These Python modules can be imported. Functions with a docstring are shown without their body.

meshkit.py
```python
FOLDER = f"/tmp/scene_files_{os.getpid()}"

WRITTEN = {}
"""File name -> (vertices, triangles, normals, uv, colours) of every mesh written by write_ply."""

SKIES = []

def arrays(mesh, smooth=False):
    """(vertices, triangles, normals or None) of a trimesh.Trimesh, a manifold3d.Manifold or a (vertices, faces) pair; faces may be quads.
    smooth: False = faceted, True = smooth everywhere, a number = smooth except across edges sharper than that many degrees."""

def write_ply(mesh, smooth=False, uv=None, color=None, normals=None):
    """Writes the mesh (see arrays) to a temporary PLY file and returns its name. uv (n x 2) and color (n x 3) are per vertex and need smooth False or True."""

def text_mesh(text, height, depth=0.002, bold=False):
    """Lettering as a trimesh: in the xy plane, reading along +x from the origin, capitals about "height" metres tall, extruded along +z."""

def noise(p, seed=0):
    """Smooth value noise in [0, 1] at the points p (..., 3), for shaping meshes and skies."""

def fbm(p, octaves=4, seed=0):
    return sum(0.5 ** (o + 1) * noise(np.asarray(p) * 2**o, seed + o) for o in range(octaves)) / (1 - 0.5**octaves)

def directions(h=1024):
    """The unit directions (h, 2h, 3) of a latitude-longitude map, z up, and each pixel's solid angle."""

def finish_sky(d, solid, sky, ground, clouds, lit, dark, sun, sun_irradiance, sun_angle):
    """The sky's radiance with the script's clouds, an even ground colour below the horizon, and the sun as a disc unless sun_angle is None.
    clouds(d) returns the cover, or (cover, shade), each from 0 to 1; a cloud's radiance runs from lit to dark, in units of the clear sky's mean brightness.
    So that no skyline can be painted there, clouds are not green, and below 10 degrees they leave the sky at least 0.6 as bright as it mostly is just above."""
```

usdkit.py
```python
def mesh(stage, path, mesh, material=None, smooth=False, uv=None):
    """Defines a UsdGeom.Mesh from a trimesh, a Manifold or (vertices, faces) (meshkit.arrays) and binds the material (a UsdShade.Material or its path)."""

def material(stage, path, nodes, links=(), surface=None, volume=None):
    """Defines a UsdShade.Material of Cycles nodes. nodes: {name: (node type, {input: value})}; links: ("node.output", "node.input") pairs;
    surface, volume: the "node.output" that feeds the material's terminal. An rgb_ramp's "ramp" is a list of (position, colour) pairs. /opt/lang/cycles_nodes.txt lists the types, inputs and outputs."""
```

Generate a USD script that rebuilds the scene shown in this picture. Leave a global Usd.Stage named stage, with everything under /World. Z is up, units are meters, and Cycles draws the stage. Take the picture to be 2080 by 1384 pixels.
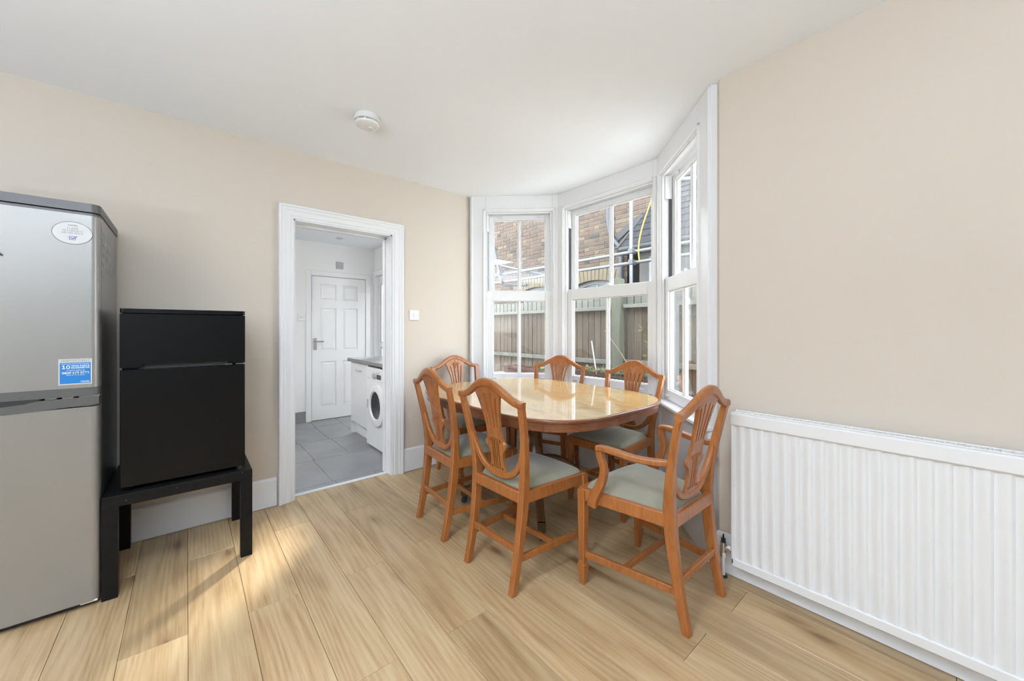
import math, random
import numpy as np, trimesh
from shapely.geometry import Polygon, box as sbox, LineString, Point
from shapely import affinity
from shapely.ops import unary_union
import usdkit, meshkit
from pxr import Usd, UsdGeom, UsdLux, Gf, Sdf, UsdShade

random.seed(7)
rng = np.random.default_rng(7)
stage = Usd.Stage.CreateInMemory()
UsdGeom.SetStageUpAxis(stage, UsdGeom.Tokens.z)
UsdGeom.SetStageMetersPerUnit(stage, 1.0)
UsdGeom.Xform.Define(stage, '/World')
UsdGeom.Scope.Define(stage, '/World/Looks')

# ---------------------------------------------------------------- camera, sky, sun, lamps, exposure
F_PX, CY_PX, YAW, CAM_H = 772.0, 668.0, 0.7075, 1.19
cam = UsdGeom.Camera.Define(stage, '/World/Camera')
cam.CreateHorizontalApertureAttr(36.0)
cam.CreateVerticalApertureAttr(36.0 * 1384 / 2080)
cam.CreateFocalLengthAttr(36.0 * F_PX / 2080)
cam.CreateVerticalApertureOffsetAttr(-36.0 * (692 - CY_PX) / 2080)
cam.CreateClippingRangeAttr(Gf.Vec2f(0.05, 1000))
_c, _s = math.cos(YAW), math.sin(YAW)
cam.AddTransformOp().Set(Gf.Matrix4d(_c, -_s, 0, 0, 0, 0, 1, 0, -_s, -_c, 0, 0, 0, 0, CAM_H, 1))
EXPOSURE = 0.10
cam.CreateExposureAttr(EXPOSURE)

dome = UsdLux.DomeLight.Define(stage, '/World/sky_light')
dome.CreateIntensityAttr(3.2)
dome.CreateColorAttr(Gf.Vec3f(0.89, 0.965, 1.05))

sun = UsdLux.DistantLight.Define(stage, '/World/sun_light')
sun.CreateNormalizeAttr(True)
sun.CreateIntensityAttr(2.0)
sun.CreateAngleAttr(6.0)
sun.CreateColorAttr(Gf.Vec3f(1.0, 0.97, 0.92))
_el, _az = math.radians(33), math.radians(47)
_d = -np.array([math.cos(_el) * math.cos(_az), math.cos(_el) * math.sin(_az), math.sin(_el)])   # where the light goes
_z = -_d; _x = np.cross([0, 0, 1], _z); _x /= np.linalg.norm(_x); _y = np.cross(_z, _x)
sun.AddTransformOp().Set(Gf.Matrix4d(*_x, 0, *_y, 0, *_z, 0, 0, 0, 0, 1))

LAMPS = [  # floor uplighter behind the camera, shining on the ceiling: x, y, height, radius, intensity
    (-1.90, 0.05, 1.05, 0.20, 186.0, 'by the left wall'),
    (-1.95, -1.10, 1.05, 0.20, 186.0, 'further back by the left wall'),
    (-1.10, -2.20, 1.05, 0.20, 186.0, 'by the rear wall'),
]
PANELS = [(-0.30, 0.75, 0.42, 46.0)]   # flush LED ceiling panel just above the camera's view: x, y, size, intensity
LAMP_COLOR = (0.79, 0.91, 1.08)

# ---------------------------------------------------------------- materials
MATS = {}
def P(name, color, rough=0.5, metal=0.0, coat=0.0, spec=0.5, bump=None, sheen=0.0, coat_rough=0.05, var=None, emit=None, diffr=0.0):
    """plain principled; bump=(scale xyz, strength, distance); var=(scale xyz, amount) brightness mottling"""
    n = {"p": ("principled_bsdf", dict(base_color=color, roughness=rough, metallic=metal, coat_weight=coat, coat_roughness=coat_rough, specular_ior_level=spec, sheen_weight=sheen, diffuse_roughness=diffr))}
    l = []
    if bump or var:
        n["g"] = ("texture_coordinate", {})
    if bump:
        sc, st, di = bump
        n["mb"] = ("mapping", dict(scale=sc)); n["nb"] = ("noise_texture", dict(scale=1.0, detail=4.0)); n["bp"] = ("bump", dict(strength=st, distance=di))
        l += [("g.object", "mb.vector"), ("mb.vector", "nb.vector"), ("nb.fac", "bp.height"), ("bp.normal", "p.normal")]
    if var:
        sc, am = var
        c = np.array(color)
        n["mv"] = ("mapping", dict(scale=sc)); n["nv"] = ("noise_texture", dict(scale=1.0, detail=5.0, distortion=0.6))
        n["rv"] = ("rgb_ramp", dict(ramp=[(0.25, tuple(c * (1 - am))), (0.5, tuple(c)), (0.75, tuple(np.clip(c * (1 + am), 0, 1)))]))
        l += [("g.object", "mv.vector"), ("mv.vector", "nv.vector"), ("nv.fac", "rv.fac"), ("rv.color", "p.base_color")]
    if emit:
        n["p"][1].update(emission_color=emit[0], emission_strength=emit[1])
    MATS[name] = usdkit.material(stage, '/World/Looks/' + name, n, l, surface="p.BSDF")
    return MATS[name]

def wood(name, ramp, rough, scale, coat=0.0, coat_ior=1.5, tint=0.16, offset=True, knots=False, bump=0.15, coat_rough=0.06, spec=0.5, fine=None, distort=1.2):
    """grained timber in object space; scale stretches the figure along one axis; each object gets its own offset and tone"""
    n = {"g": ("texture_coordinate", {}), "oi": ("object_info", {}),
         "mo": ("math", dict(math_type="multiply", value2=37.0)), "co": ("combine_xyz", {}),
         "ad": ("vector_math", dict(math_type="add")),
         "m1": ("mapping", dict(scale=scale)), "n1": ("noise_texture", dict(scale=1.0, detail=5.0, roughness=0.55, distortion=distort)),
         "m2": ("mapping", dict(scale=fine or tuple(s * 7 if s > 4 else s * 1.5 for s in scale))), "n2": ("noise_texture", dict(scale=1.0, detail=3.0, roughness=0.6)),
         "mx": ("mix_float", dict(fac=0.30)),
         "r1": ("rgb_ramp", dict(ramp=ramp)),
         "hv": ("hsv", dict(hue=0.5, saturation=1.0)),
         "mr": ("map_range", dict(from_min=0.0, from_max=1.0, to_min=1.0 - tint, to_max=1.0 + tint * 0.8)),
         "bp": ("bump", dict(strength=bump, distance=0.002)),
         "p": ("principled_bsdf", dict(roughness=rough, coat_weight=coat, coat_ior=coat_ior, coat_roughness=coat_rough, specular_ior_level=spec))}
    l = [("oi.random", "mo.value1"), ("mo.value", "co.x"), ("mo.value", "co.y"), ("mo.value", "co.z"), ("g.object", "ad.vector1"), ("co.vector", "ad.vector2"),
         ("ad.vector", "m1.vector"), ("m1.vector", "n1.vector"), ("ad.vector", "m2.vector"), ("m2.vector", "n2.vector"),
         ("n1.fac", "mx.a"), ("n2.fac", "mx.b"), ("mx.result", "r1.fac"), ("oi.random", "mr.value"), ("mr.result", "hv.value"),
         ("n2.fac", "bp.height"), ("bp.normal", "p.normal")]
    if knots:
        n.update({"mk": ("mapping", dict(scale=(7.0, 2.6, 1.0))), "vk": ("noise_texture", dict(scale=1.0, detail=3.0, roughness=0.5, distortion=0.8)),
                  "rk": ("rgb_ramp", dict(ramp=[(0.0, (1, 1, 1)), (0.60, (1, 1, 1)), (0.72, (0.80, 0.74, 0.69)), (0.86, (0.55, 0.47, 0.42))])),
                  "mm": ("mix", dict(mix_type="multiply", fac=1.0))})
        l += [("ad.vector", "mk.vector"), ("mk.vector", "vk.vector"), ("vk.fac", "rk.fac"), ("r1.color", "mm.color1"), ("rk.color", "mm.color2"), ("mm.color", "hv.color")]
    else:
        l += [("r1.color", "hv.color")]
    l += [("hv.color", "p.base_color")]
    if bump <= 0:
        n.pop("bp"); l = [q for q in l if "bp." not in q[0] + q[1]]
    MATS[name] = usdkit.material(stage, '/World/Looks/' + name, n, l, surface="p.BSDF")
    return MATS[name]

P('wall_paint', (0.652, 0.582, 0.496), 0.75, spec=0.25, bump=((90, 90, 90), 0.06, 0.002))
P('rear_paint', (0.16, 0.17, 0.165), 0.7)
P('white_wall', (0.80, 0.80, 0.80), 0.7, spec=0.25, bump=((90, 90, 90), 0.04, 0.002))
P('ceiling_paint', (0.895, 0.92, 0.945), 0.8, spec=0.2, bump=((6, 6, 6), 0.10, 0.01))
P('gloss_white', (0.80, 0.805, 0.81), 0.32)
P('door_white', (0.80, 0.80, 0.80), 0.4)
P('radiator_white', (0.80, 0.80, 0.79), 0.35)
P('plastic_white', (0.78, 0.78, 0.765), 0.35)
P('unit_white', (0.80, 0.80, 0.80), 0.18)
P('track_dark', (0.10, 0.105, 0.11), 0.5)
P('chrome', (0.72, 0.72, 0.72), 0.18, metal=1.0)
P('brass', (0.13, 0.098, 0.055), 0.45, metal=1.0)
P('black_metal', (0.02, 0.02, 0.02), 0.4)
P('subfloor', (0.16, 0.11, 0.06), 0.7)
P('tile_grey', (0.2579, 0.2625, 0.2735), 0.38, var=((3, 3, 3), 0.16), bump=((40, 40, 40), 0.06, 0.002))
P('grout', (0.15, 0.15, 0.15), 0.8)
P('worktop_grey', (0.20, 0.20, 0.205), 0.3, var=((60, 60, 60), 0.12))
P('washer_white', (0.80, 0.80, 0.80), 0.25)
P('washer_grey', (0.45, 0.46, 0.47), 0.25)
P('drum_dark', (0.035, 0.035, 0.04), 0.12)
P('fridge_silver', (0.3375, 0.3258, 0.3060), 0.33, metal=0.5, bump=((420, 420, 420), 0.12, 0.001))
P('fridge_side', (0.2850, 0.2945, 0.2945), 0.36, metal=0.45, bump=((260, 260, 260), 0.14, 0.001))
P('fridge_grey', (0.1200, 0.1200, 0.1170), 0.42, metal=0.3)
P('fridge_edge', (0.78, 0.78, 0.77), 0.25, metal=0.7)
P('gasket', (0.03, 0.03, 0.03), 0.7)
P('sticker_white', (0.5616, 0.5616, 0.5460), 0.35)
P('sticker_blue', (0.02, 0.20, 0.55), 0.35)
P('ink_grey', (0.30, 0.30, 0.30), 0.5)
P('ink_navy', (0.10, 0.10, 0.28), 0.5)
P('ink_white', (0.85, 0.85, 0.85), 0.5)
P('mark_clear', (0.3520, 0.3600, 0.3520), 0.3, metal=0.3)
P('magnet_red', (0.1800, 0.0240, 0.0150), 0.4)
P('black_gloss', (0.0050, 0.0050, 0.0052), 0.30, bump=((330, 330, 330), 0.16, 0.001), spec=0.22)
P('black_table', (0.0085, 0.0083, 0.0080), 0.45, var=((30, 30, 30), 0.3), spec=0.18)
P('lamp_opal', (0.9, 0.9, 0.88), 0.4, emit=((1.0, 0.97, 0.93), 1.0))
P('mortar', (0.115, 0.098, 0.074), 0.9)
for i, c in enumerate([(0.078, 0.055, 0.038), (0.082, 0.050, 0.037), (0.058, 0.041, 0.031), (0.104, 0.079, 0.052), (0.034, 0.029, 0.026), (0.068, 0.046, 0.036)]):
    P('brick_tone_%d' % i, c, 0.9, var=((40, 40, 40), 0.22), bump=((60, 60, 60), 0.3, 0.004))
P('brick_yellow', (0.130, 0.105, 0.068), 0.9, var=((40, 40, 40), 0.2))
P('galvanised', (0.1650, 0.1749, 0.1881), 0.38, metal=0.5)
P('galvanised_dark', (0.0900, 0.0945, 0.1013), 0.5, metal=0.4)
P('pipe_black', (0.05, 0.05, 0.06), 0.5)
P('slate', (0.0167, 0.0167, 0.0192), 0.7, spec=0.2, var=((9, 9, 9), 0.3))
P('lead_grey', (0.0216, 0.0216, 0.0234), 0.6)
P('render_grey', (0.1242, 0.1215, 0.1134), 0.85, var=((4, 4, 4), 0.15))
P('paint_white_ext', (0.2880, 0.2920, 0.2960), 0.5)
P('stone_grey', (0.1350, 0.1305, 0.1170), 0.9, var=((12, 12, 12), 0.25))
P('ground_slab', (0.52, 0.51, 0.49), 0.9, var=((8, 8, 8), 0.25))
P('terracotta', (0.1215, 0.0473, 0.0383), 0.7, var=((25, 25, 25), 0.2))
P('trough_brown', (0.0473, 0.0203, 0.0158), 0.6, var=((25, 25, 25), 0.2))
P('soil', (0.0720, 0.0540, 0.0360), 0.95, var=((60, 60, 60), 0.4))
P('dry_stem', (0.1890, 0.1530, 0.0990), 0.8)
P('stick_dark', (0.10, 0.06, 0.035), 0.7)
P('stake_white', (0.3750, 0.3700, 0.3500), 0.6)
P('rope_yellow', (0.2790, 0.2070, 0.0315), 0.6)
P('glass_dark', (0.10, 0.13, 0.14), 0.06)
P('glass_pale', (0.095, 0.125, 0.130), 0.15)
P('fabric_green', (0.300, 0.290, 0.218), 0.9, sheen=0.35, spec=0.15, var=((9, 9, 9), 0.10), bump=((500, 500, 500), 0.15, 0.001))
def leafmat(name, c):
    MATS[name] = usdkit.material(stage, '/World/Looks/' + name, {"d": ("principled_bsdf", dict(base_color=c, roughness=0.5)), "t": ("translucent_bsdf", dict(color=c)), "m": ("mix_closure", dict(fac=0.35))},
                                 [("d.BSDF", "m.closure1"), ("t.BSDF", "m.closure2")], surface="m.closure")
leafmat('leaf_bright', (0.13, 0.26, 0.035))
leafmat('leaf_dull', (0.10, 0.125, 0.04))
MATS['window_glass'] = usdkit.material(stage, '/World/Looks/window_glass', {"t": ("transparent_bsdf", dict(color=(0.96, 0.97, 0.965))), "g": ("glossy_bsdf", dict(color=(1, 1, 1), roughness=0.02)), "ge": ("geometry", {}), "io": ("mix_float", dict(a=1.45, b=1 / 1.45)), "f": ("fresnel", dict(IOR=1.45)), "m": ("mix_closure", {})},
                                       [("ge.backfacing", "io.fac"), ("io.result", "f.IOR"), ("f.fac", "m.fac"), ("t.BSDF", "m.closure1"), ("g.BSDF", "m.closure2")], surface="m.closure")
def oak(name):
    n = {"g": ("texture_coordinate", {}), "oi": ("object_info", {}), "mo": ("math", dict(math_type="multiply", value2=61.0)), "co": ("combine_xyz", {}), "ad": ("vector_math", dict(math_type="add")),
         "m1": ("mapping", dict(scale=(7.0, 0.62, 1.0))), "w1": ("wave_texture", dict(wave_type="bands", bands_direction="x", profile="sine", scale=1.25, distortion=42.0, detail=1.5, detail_scale=0.55, detail_roughness=0.4)),
         "m2": ("mapping", dict(scale=(170.0, 5.0, 1.0))), "n2": ("noise_texture", dict(scale=1.0, detail=3.0, roughness=0.65)),
         "m3": ("mapping", dict(scale=(9.0, 1.3, 1.0))), "n3": ("noise_texture", dict(scale=1.0, detail=3.0, roughness=0.5, distortion=0.8)),
         "m4": ("mapping", dict(scale=(5.2, 1.9, 0.0))), "n4": ("voronoi_texture", dict(feature="f1", scale=1.0, detail=0.0, randomness=1.0)), "k5": ("math", dict(math_type="multiply_add", value2=0.22)),
         "a1": ("mix_float", dict(fac=0.80)), "a2": ("mix_float", dict(fac=0.52)),
         "r1": ("rgb_ramp", dict(ramp=[(0.22, (0.270, 0.158, 0.072)), (0.38, (0.425, 0.277, 0.138)), (0.50, (0.510, 0.356, 0.192)), (0.62, (0.570, 0.420, 0.240)), (0.80, (0.640, 0.503, 0.318))])),
         "rk": ("rgb_ramp", dict(ramp=[(0.0, (0.40, 0.34, 0.31)), (0.16, (0.52, 0.46, 0.43)), (0.21, (0.78, 0.73, 0.70)), (0.31, (0.94, 0.93, 0.92)), (0.40, (1, 1, 1))])),
         "mm": ("mix", dict(mix_type="multiply", fac=1.0)), "hv": ("hsv", dict(hue=0.5, saturation=1.0)), "mr": ("map_range", dict(from_min=0.0, from_max=1.0, to_min=0.86, to_max=1.10)),
         "bp": ("bump", dict(strength=0.06, distance=0.002)), "p": ("principled_bsdf", dict(roughness=0.31, specular_ior_level=0.5))}
    l = [("oi.random", "mo.value1"), ("mo.value", "co.x"), ("mo.value", "co.y"), ("mo.value", "co.z"), ("g.object", "ad.vector1"), ("co.vector", "ad.vector2")]
    for k in "1234": l.append(("ad.vector", "m%s.vector" % k))
    l += [("m1.vector", "w1.vector"), ("m2.vector", "n2.vector"), ("m3.vector", "n3.vector"), ("m4.vector", "n4.vector"),
          ("w1.fac", "a1.a"), ("n2.fac", "a1.b"), ("a1.result", "a2.a"), ("n3.fac", "a2.b"), ("a2.result", "r1.fac"), ("n3.fac", "k5.value1"), ("n4.distance", "k5.value3"), ("k5.value", "rk.fac"), ("r1.color", "mm.color1"), ("rk.color", "mm.color2"),
          ("mm.color", "hv.color"), ("oi.random", "mr.value"), ("mr.result", "hv.value"), ("hv.color", "p.base_color"), ("n2.fac", "bp.height"), ("bp.normal", "p.normal")]
    MATS[name] = usdkit.material(stage, '/World/Looks/' + name, n, l, surface="p.BSDF")
oak('oak_plank')
wood('chair_wood', [(0.25, (0.220, 0.066, 0.013)), (0.5, (0.360, 0.122, 0.028)), (0.75, (0.450, 0.172, 0.046))], 0.36, (45.0, 45.0, 6.0), coat=0.35, tint=0.08, bump=0.03, coat_rough=0.18)
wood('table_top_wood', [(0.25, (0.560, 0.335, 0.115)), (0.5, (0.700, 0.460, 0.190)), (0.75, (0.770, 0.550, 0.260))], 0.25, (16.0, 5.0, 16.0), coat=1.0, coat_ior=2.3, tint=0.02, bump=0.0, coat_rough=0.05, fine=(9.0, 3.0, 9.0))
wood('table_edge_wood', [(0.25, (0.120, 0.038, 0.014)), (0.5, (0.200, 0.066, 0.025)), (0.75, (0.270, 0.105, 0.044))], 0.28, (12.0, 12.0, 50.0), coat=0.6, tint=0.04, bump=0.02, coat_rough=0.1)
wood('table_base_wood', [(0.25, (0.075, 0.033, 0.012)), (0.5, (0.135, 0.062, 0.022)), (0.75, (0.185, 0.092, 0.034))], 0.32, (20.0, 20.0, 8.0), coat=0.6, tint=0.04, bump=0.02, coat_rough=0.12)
wood('fence_wood', [(0.25, (0.042, 0.031, 0.021)), (0.5, (0.078, 0.059, 0.042)), (0.75, (0.112, 0.088, 0.064))], 0.9, (30.0, 30.0, 2.5), tint=0.22, bump=0.4)
wood('fence_rail_wood', [(0.25, (0.085, 0.086, 0.068)), (0.5, (0.125, 0.124, 0.103)), (0.75, (0.160, 0.158, 0.138))], 0.9, (30.0, 3.0, 30.0), tint=0.12, bump=0.4)
wood('post_green_wood', [(0.25, (0.050, 0.053, 0.035)), (0.5, (0.074, 0.077, 0.053)), (0.75, (0.098, 0.100, 0.072))], 0.9, (30.0, 30.0, 3.0), tint=0.1, bump=0.3)

# ---------------------------------------------------------------- helpers
USED = {}
def numbered(path):
    k = USED.get(path, -1) + 1
    USED[path] = k
    return path if k == 0 else '%s_%03d' % (path, k)
def path_of(parent):
    return '/World' if parent is None else str(parent.GetPath())
def tag(prim, label=None, cat=None, group=None, kind=None):
    for k, v in (('label', label), ('category', cat), ('group', group), ('kind', kind)):
        if v: prim.SetCustomDataByKey(k, v)
    return prim
def obj(name, mesh, m, parent=None, smooth=35, **kw):
    if isinstance(mesh, list): mesh = trimesh.util.concatenate(mesh)
    pr = usdkit.mesh(stage, numbered(path_of(parent) + '/' + name), mesh, MATS[m], smooth=smooth).GetPrim()
    return tag(pr, **kw)
def thing(name, loc=(0, 0, 0), rz=0.0, parent=None, **kw):
    x = UsdGeom.Xform.Define(stage, numbered(path_of(parent) + '/' + name))
    x.AddTranslateOp().Set(Gf.Vec3d(*map(float, loc))); x.AddRotateZOp().Set(float(rz))
    return tag(x.GetPrim(), **kw)
def copy_of(src, loc, rz, **kw):
    t = thing(src.GetName(), loc, rz, **kw)
    t.GetReferences().AddInternalReference(src.GetPath()); t.SetInstanceable(True)
    return t

def bx(x0, x1, y0, y1, z0, z1, c=0.0):
    """box, chamfered by c"""
    if c <= 0:
        return trimesh.creation.box(bounds=[[x0, y0, z0], [x1, y1, z1]])
    c = min(c, (x1 - x0) / 2.01, (y1 - y0) / 2.01, (z1 - z0) / 2.01)
    pts = []
    for a in (0, 1):
        for b in (0, 1):
            for d in (0, 1):
                p = np.array([(x0, x1)[a], (y0, y1)[b], (z0, z1)[d]]); s = np.array([1 - 2 * a, 1 - 2 * b, 1 - 2 * d]) * c
                for k in range(3):
                    q = p + s; q[k] = p[k]; pts.append(q)
    return trimesh.convex.convex_hull(np.array(pts))
def prism(poly, z0, z1):
    """shapely polygon (xy) extruded z0..z1"""
    geoms = getattr(poly, 'geoms', [poly])
    ms = []
    for g in geoms:
        if g.is_empty or g.area < 1e-9 or g.geom_type != 'Polygon': continue
        m = trimesh.creation.extrude_polygon(g, z1 - z0, engine='earcut'); m.apply_translation([0, 0, z0]); ms.append(m)
    return trimesh.util.concatenate(ms)
def upright(poly, y0, y1):
    """polygon drawn in (x, z), extruded along y from y0 to y1"""
    m = prism(poly, 0, 1)
    v = m.vertices.copy()
    m.vertices = np.c_[v[:, 0], y0 + (y1 - y0) * v[:, 2], v[:, 1]]
    m.fix_normals()
    return m
def tf(m, M):
    m = m.copy(); m.apply_transform(M); return m
def move(m, x=0, y=0, z=0):
    m = m.copy(); m.apply_translation([x, y, z]); return m
def rot(m, ang, axis=(0, 0, 1), about=(0, 0, 0)):
    m = m.copy(); m.apply_transform(trimesh.transformations.rotation_matrix(ang, axis, about)); return m
def cyl(p, q, r, n=16):
    return trimesh.creation.cylinder(radius=r, segment=[p, q], sections=n)
def lathe(prof, n=40, at=(0, 0, 0)):
    """prof: (radius, z) pairs, closed onto the axis at both ends"""
    prof = [(max(r, 0.0), z) for r, z in prof]
    if prof[0][0] > 0: prof = [(0.0, prof[0][1])] + prof
    if prof[-1][0] > 0: prof = prof + [(0.0, prof[-1][1])]
    m = trimesh.creation.revolve(np.array(prof), sections=n); m.apply_translation(at); m.fix_normals()
    return m
def spline(pts, n):
    from scipy.interpolate import CubicSpline
    pts = np.asarray(pts, float)
    t = np.r_[0, np.cumsum(np.linalg.norm(np.diff(pts[:, :3], axis=0), axis=1))]
    return CubicSpline(t, pts)(np.linspace(0, t[-1], n))
def sweep(path, wa, wb, up, c=0.3, closed=False):
    """chamfered rectangular bar along path. wa: half size across, wb: half size along 'up'. arrays or scalars"""
    p = np.asarray(path, float); n = len(p)
    wa, wb = np.broadcast_to(wa, n), np.broadcast_to(wb, n)
    t = np.gradient(p, axis=0); t /= np.linalg.norm(t, axis=1, keepdims=True)
    up = np.broadcast_to(np.asarray(up, float), (n, 3))
    a = np.cross(t, up); a /= np.linalg.norm(a, axis=1, keepdims=True)
    b = np.cross(a, t)
    k = 1 - c
    prof = np.array([(1, k), (k, 1), (-k, 1), (-1, k), (-1, -k), (-k, -1), (k, -1), (1, -k)])
    mn = np.minimum(wa, wb)[:, None]
    rings = []
    for (u, w) in prof:
        su = np.sign(u) * (wa - (mn[:, 0] * c if abs(u) < 1 else 0)); sw = np.sign(w) * (wb - (mn[:, 0] * c if abs(w) < 1 else 0))
        rings.append(p + a * su[:, None] + b * sw[:, None])
    V = np.stack(rings, 1).reshape(-1, 3); m8 = 8
    F = []
    for i in range(n - 1):
        for j in range(m8):
            q = (i * m8 + j, i * m8 + (j + 1) % m8, (i + 1) * m8 + (j + 1) % m8, (i + 1) * m8 + j)
            F += [(q[0], q[1], q[2]), (q[0], q[2], q[3])]
    for j in range(1, m8 - 1):
        F += [(0, j + 1, j), ((n - 1) * m8, (n - 1) * m8 + j, (n - 1) * m8 + j + 1)]
    m = trimesh.Trimesh(V, F, process=False); m.fix_normals()
    return m
def tube(path, r, n=10):
    p = np.asarray(path, float)
    t = np.gradient(p, axis=0); t /= np.linalg.norm(t, axis=1, keepdims=True)
    ref = np.array([0, 0, 1.0]) if abs(t[0, 2]) < 0.9 else np.array([1.0, 0, 0])
    a = np.cross(t, ref); a /= np.linalg.norm(a, axis=1, keepdims=True); b = np.cross(t, a)
    r = np.broadcast_to(r, len(p)); th = np.arange(n) * 2 * np.pi / n
    V = (p[:, None] + r[:, None, None] * (np.cos(th)[None, :, None] * a[:, None] + np.sin(th)[None, :, None] * b[:, None])).reshape(-1, 3)
    F = []
    for i in range(len(p) - 1):
        for j in range(n):
            q = (i * n + j, i * n + (j + 1) % n, (i + 1) * n + (j + 1) % n, (i + 1) * n + j)
            F += [(q[0], q[1], q[2]), (q[0], q[2], q[3])]
    for j in range(1, n - 1):
        F += [(0, j + 1, j), ((len(p) - 1) * n, (len(p) - 1) * n + j, (len(p) - 1) * n + j + 1)]
    m = trimesh.Trimesh(V, F, process=False); m.fix_normals()
    return m
def text(s, h, x, z, y, bold=False, centre=True, width=None):
    """lettering on a plane facing -y; x centre (or left), z baseline"""
    m = meshkit.text_mesh(s, h, 0.0006, bold)
    w = m.bounds[1][0] - m.bounds[0][0]
    k = width / w if width else 1.0
    v = m.vertices.copy(); v[:, 0] *= k; w *= k
    x0 = x - w / 2 if centre else x
    m.vertices = np.c_[x0 + v[:, 0], y - v[:, 2], z + v[:, 1]]
    m.fix_normals()
    return m

STRUCT = dict(kind='structure')
CEIL = 2.428
VB, UR = 2.985, 2.01            # back wall (with the doorway) and right wall (with the radiator)
A, B, C, D = (2.02, 2.965), (2.605, 2.39), (2.605, 1.41), (2.02, 0.80)   # corners of the bay
FRONT, LEFT = -2.7, -2.3

# ---------------------------------------------------------------- room shell
room = Polygon([(LEFT, FRONT), (UR, FRONT), (UR, 0.765), D, C, B, A, (UR, VB), (LEFT, VB)])
fl = thing('floor', label='light oak laminate plank floor of the dining room', **STRUCT)
obj('underlay', prism(room.buffer(0.05).union(sbox(0.5, 1.3, VB, 3.06)), -0.06, -0.009), 'subfloor', fl)
PW, PL = 0.1925, 1.29
clip = room.buffer(0.012).union(sbox(0.565, 1.272, VB - 0.02, 3.045))
kmin, kmax = int((LEFT - 0.003) // PW) - 1, int((2.62 - 0.003) // PW) + 1
for k in range(kmin, kmax + 1):
    x0 = 0.003 + PW * k
    base = (1.925 if k % 2 else 2.58) + (0.02 * ((k * 7) % 3 - 1))
    for j in range(-5, 2):
        y0 = base + PL * j
        g = sbox(x0 + 0.0006, y0 + 0.0006, x0 + PW - 0.0006, y0 + PL - 0.0006).intersection(clip)
        if g.is_empty or g.area < 1e-4: continue
        for q in getattr(g, 'geoms', [g]):
            if q.geom_type != 'Polygon' or q.area < 1e-4: continue
            top, low = q.buffer(-0.0011, join_style=2), q
            m = prism(low, -0.009, -0.0012)
            if not top.is_empty and top.geom_type == 'Polygon' and len(top.exterior.coords) == len(q.exterior.coords):
                n = len(q.exterior.coords) - 1
                lo, hi = np.array(q.exterior.coords)[:n], np.array(top.exterior.coords)[:n]
                hi = hi[[np.argmin(np.linalg.norm(hi - c, axis=1)) for c in lo]]
                V = np.r_[np.c_[lo, np.full(n, -0.009)], np.c_[lo, np.full(n, -0.0012)], np.c_[hi, np.zeros(n)]]
                m = trimesh.convex.convex_hull(V)
            else:
                m = prism(low, -0.009, 0.0)
            obj('plank', m, 'oak_plank', fl, smooth=False)

ceil = obj('ceiling', prism(room.buffer(0.22).union(sbox(LEFT - 0.1, FRONT - 0.1, 2.2, 3.12)), CEIL, CEIL + 0.09), 'ceiling_paint', label='smooth white ceiling running into the bay', **STRUCT)
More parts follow.
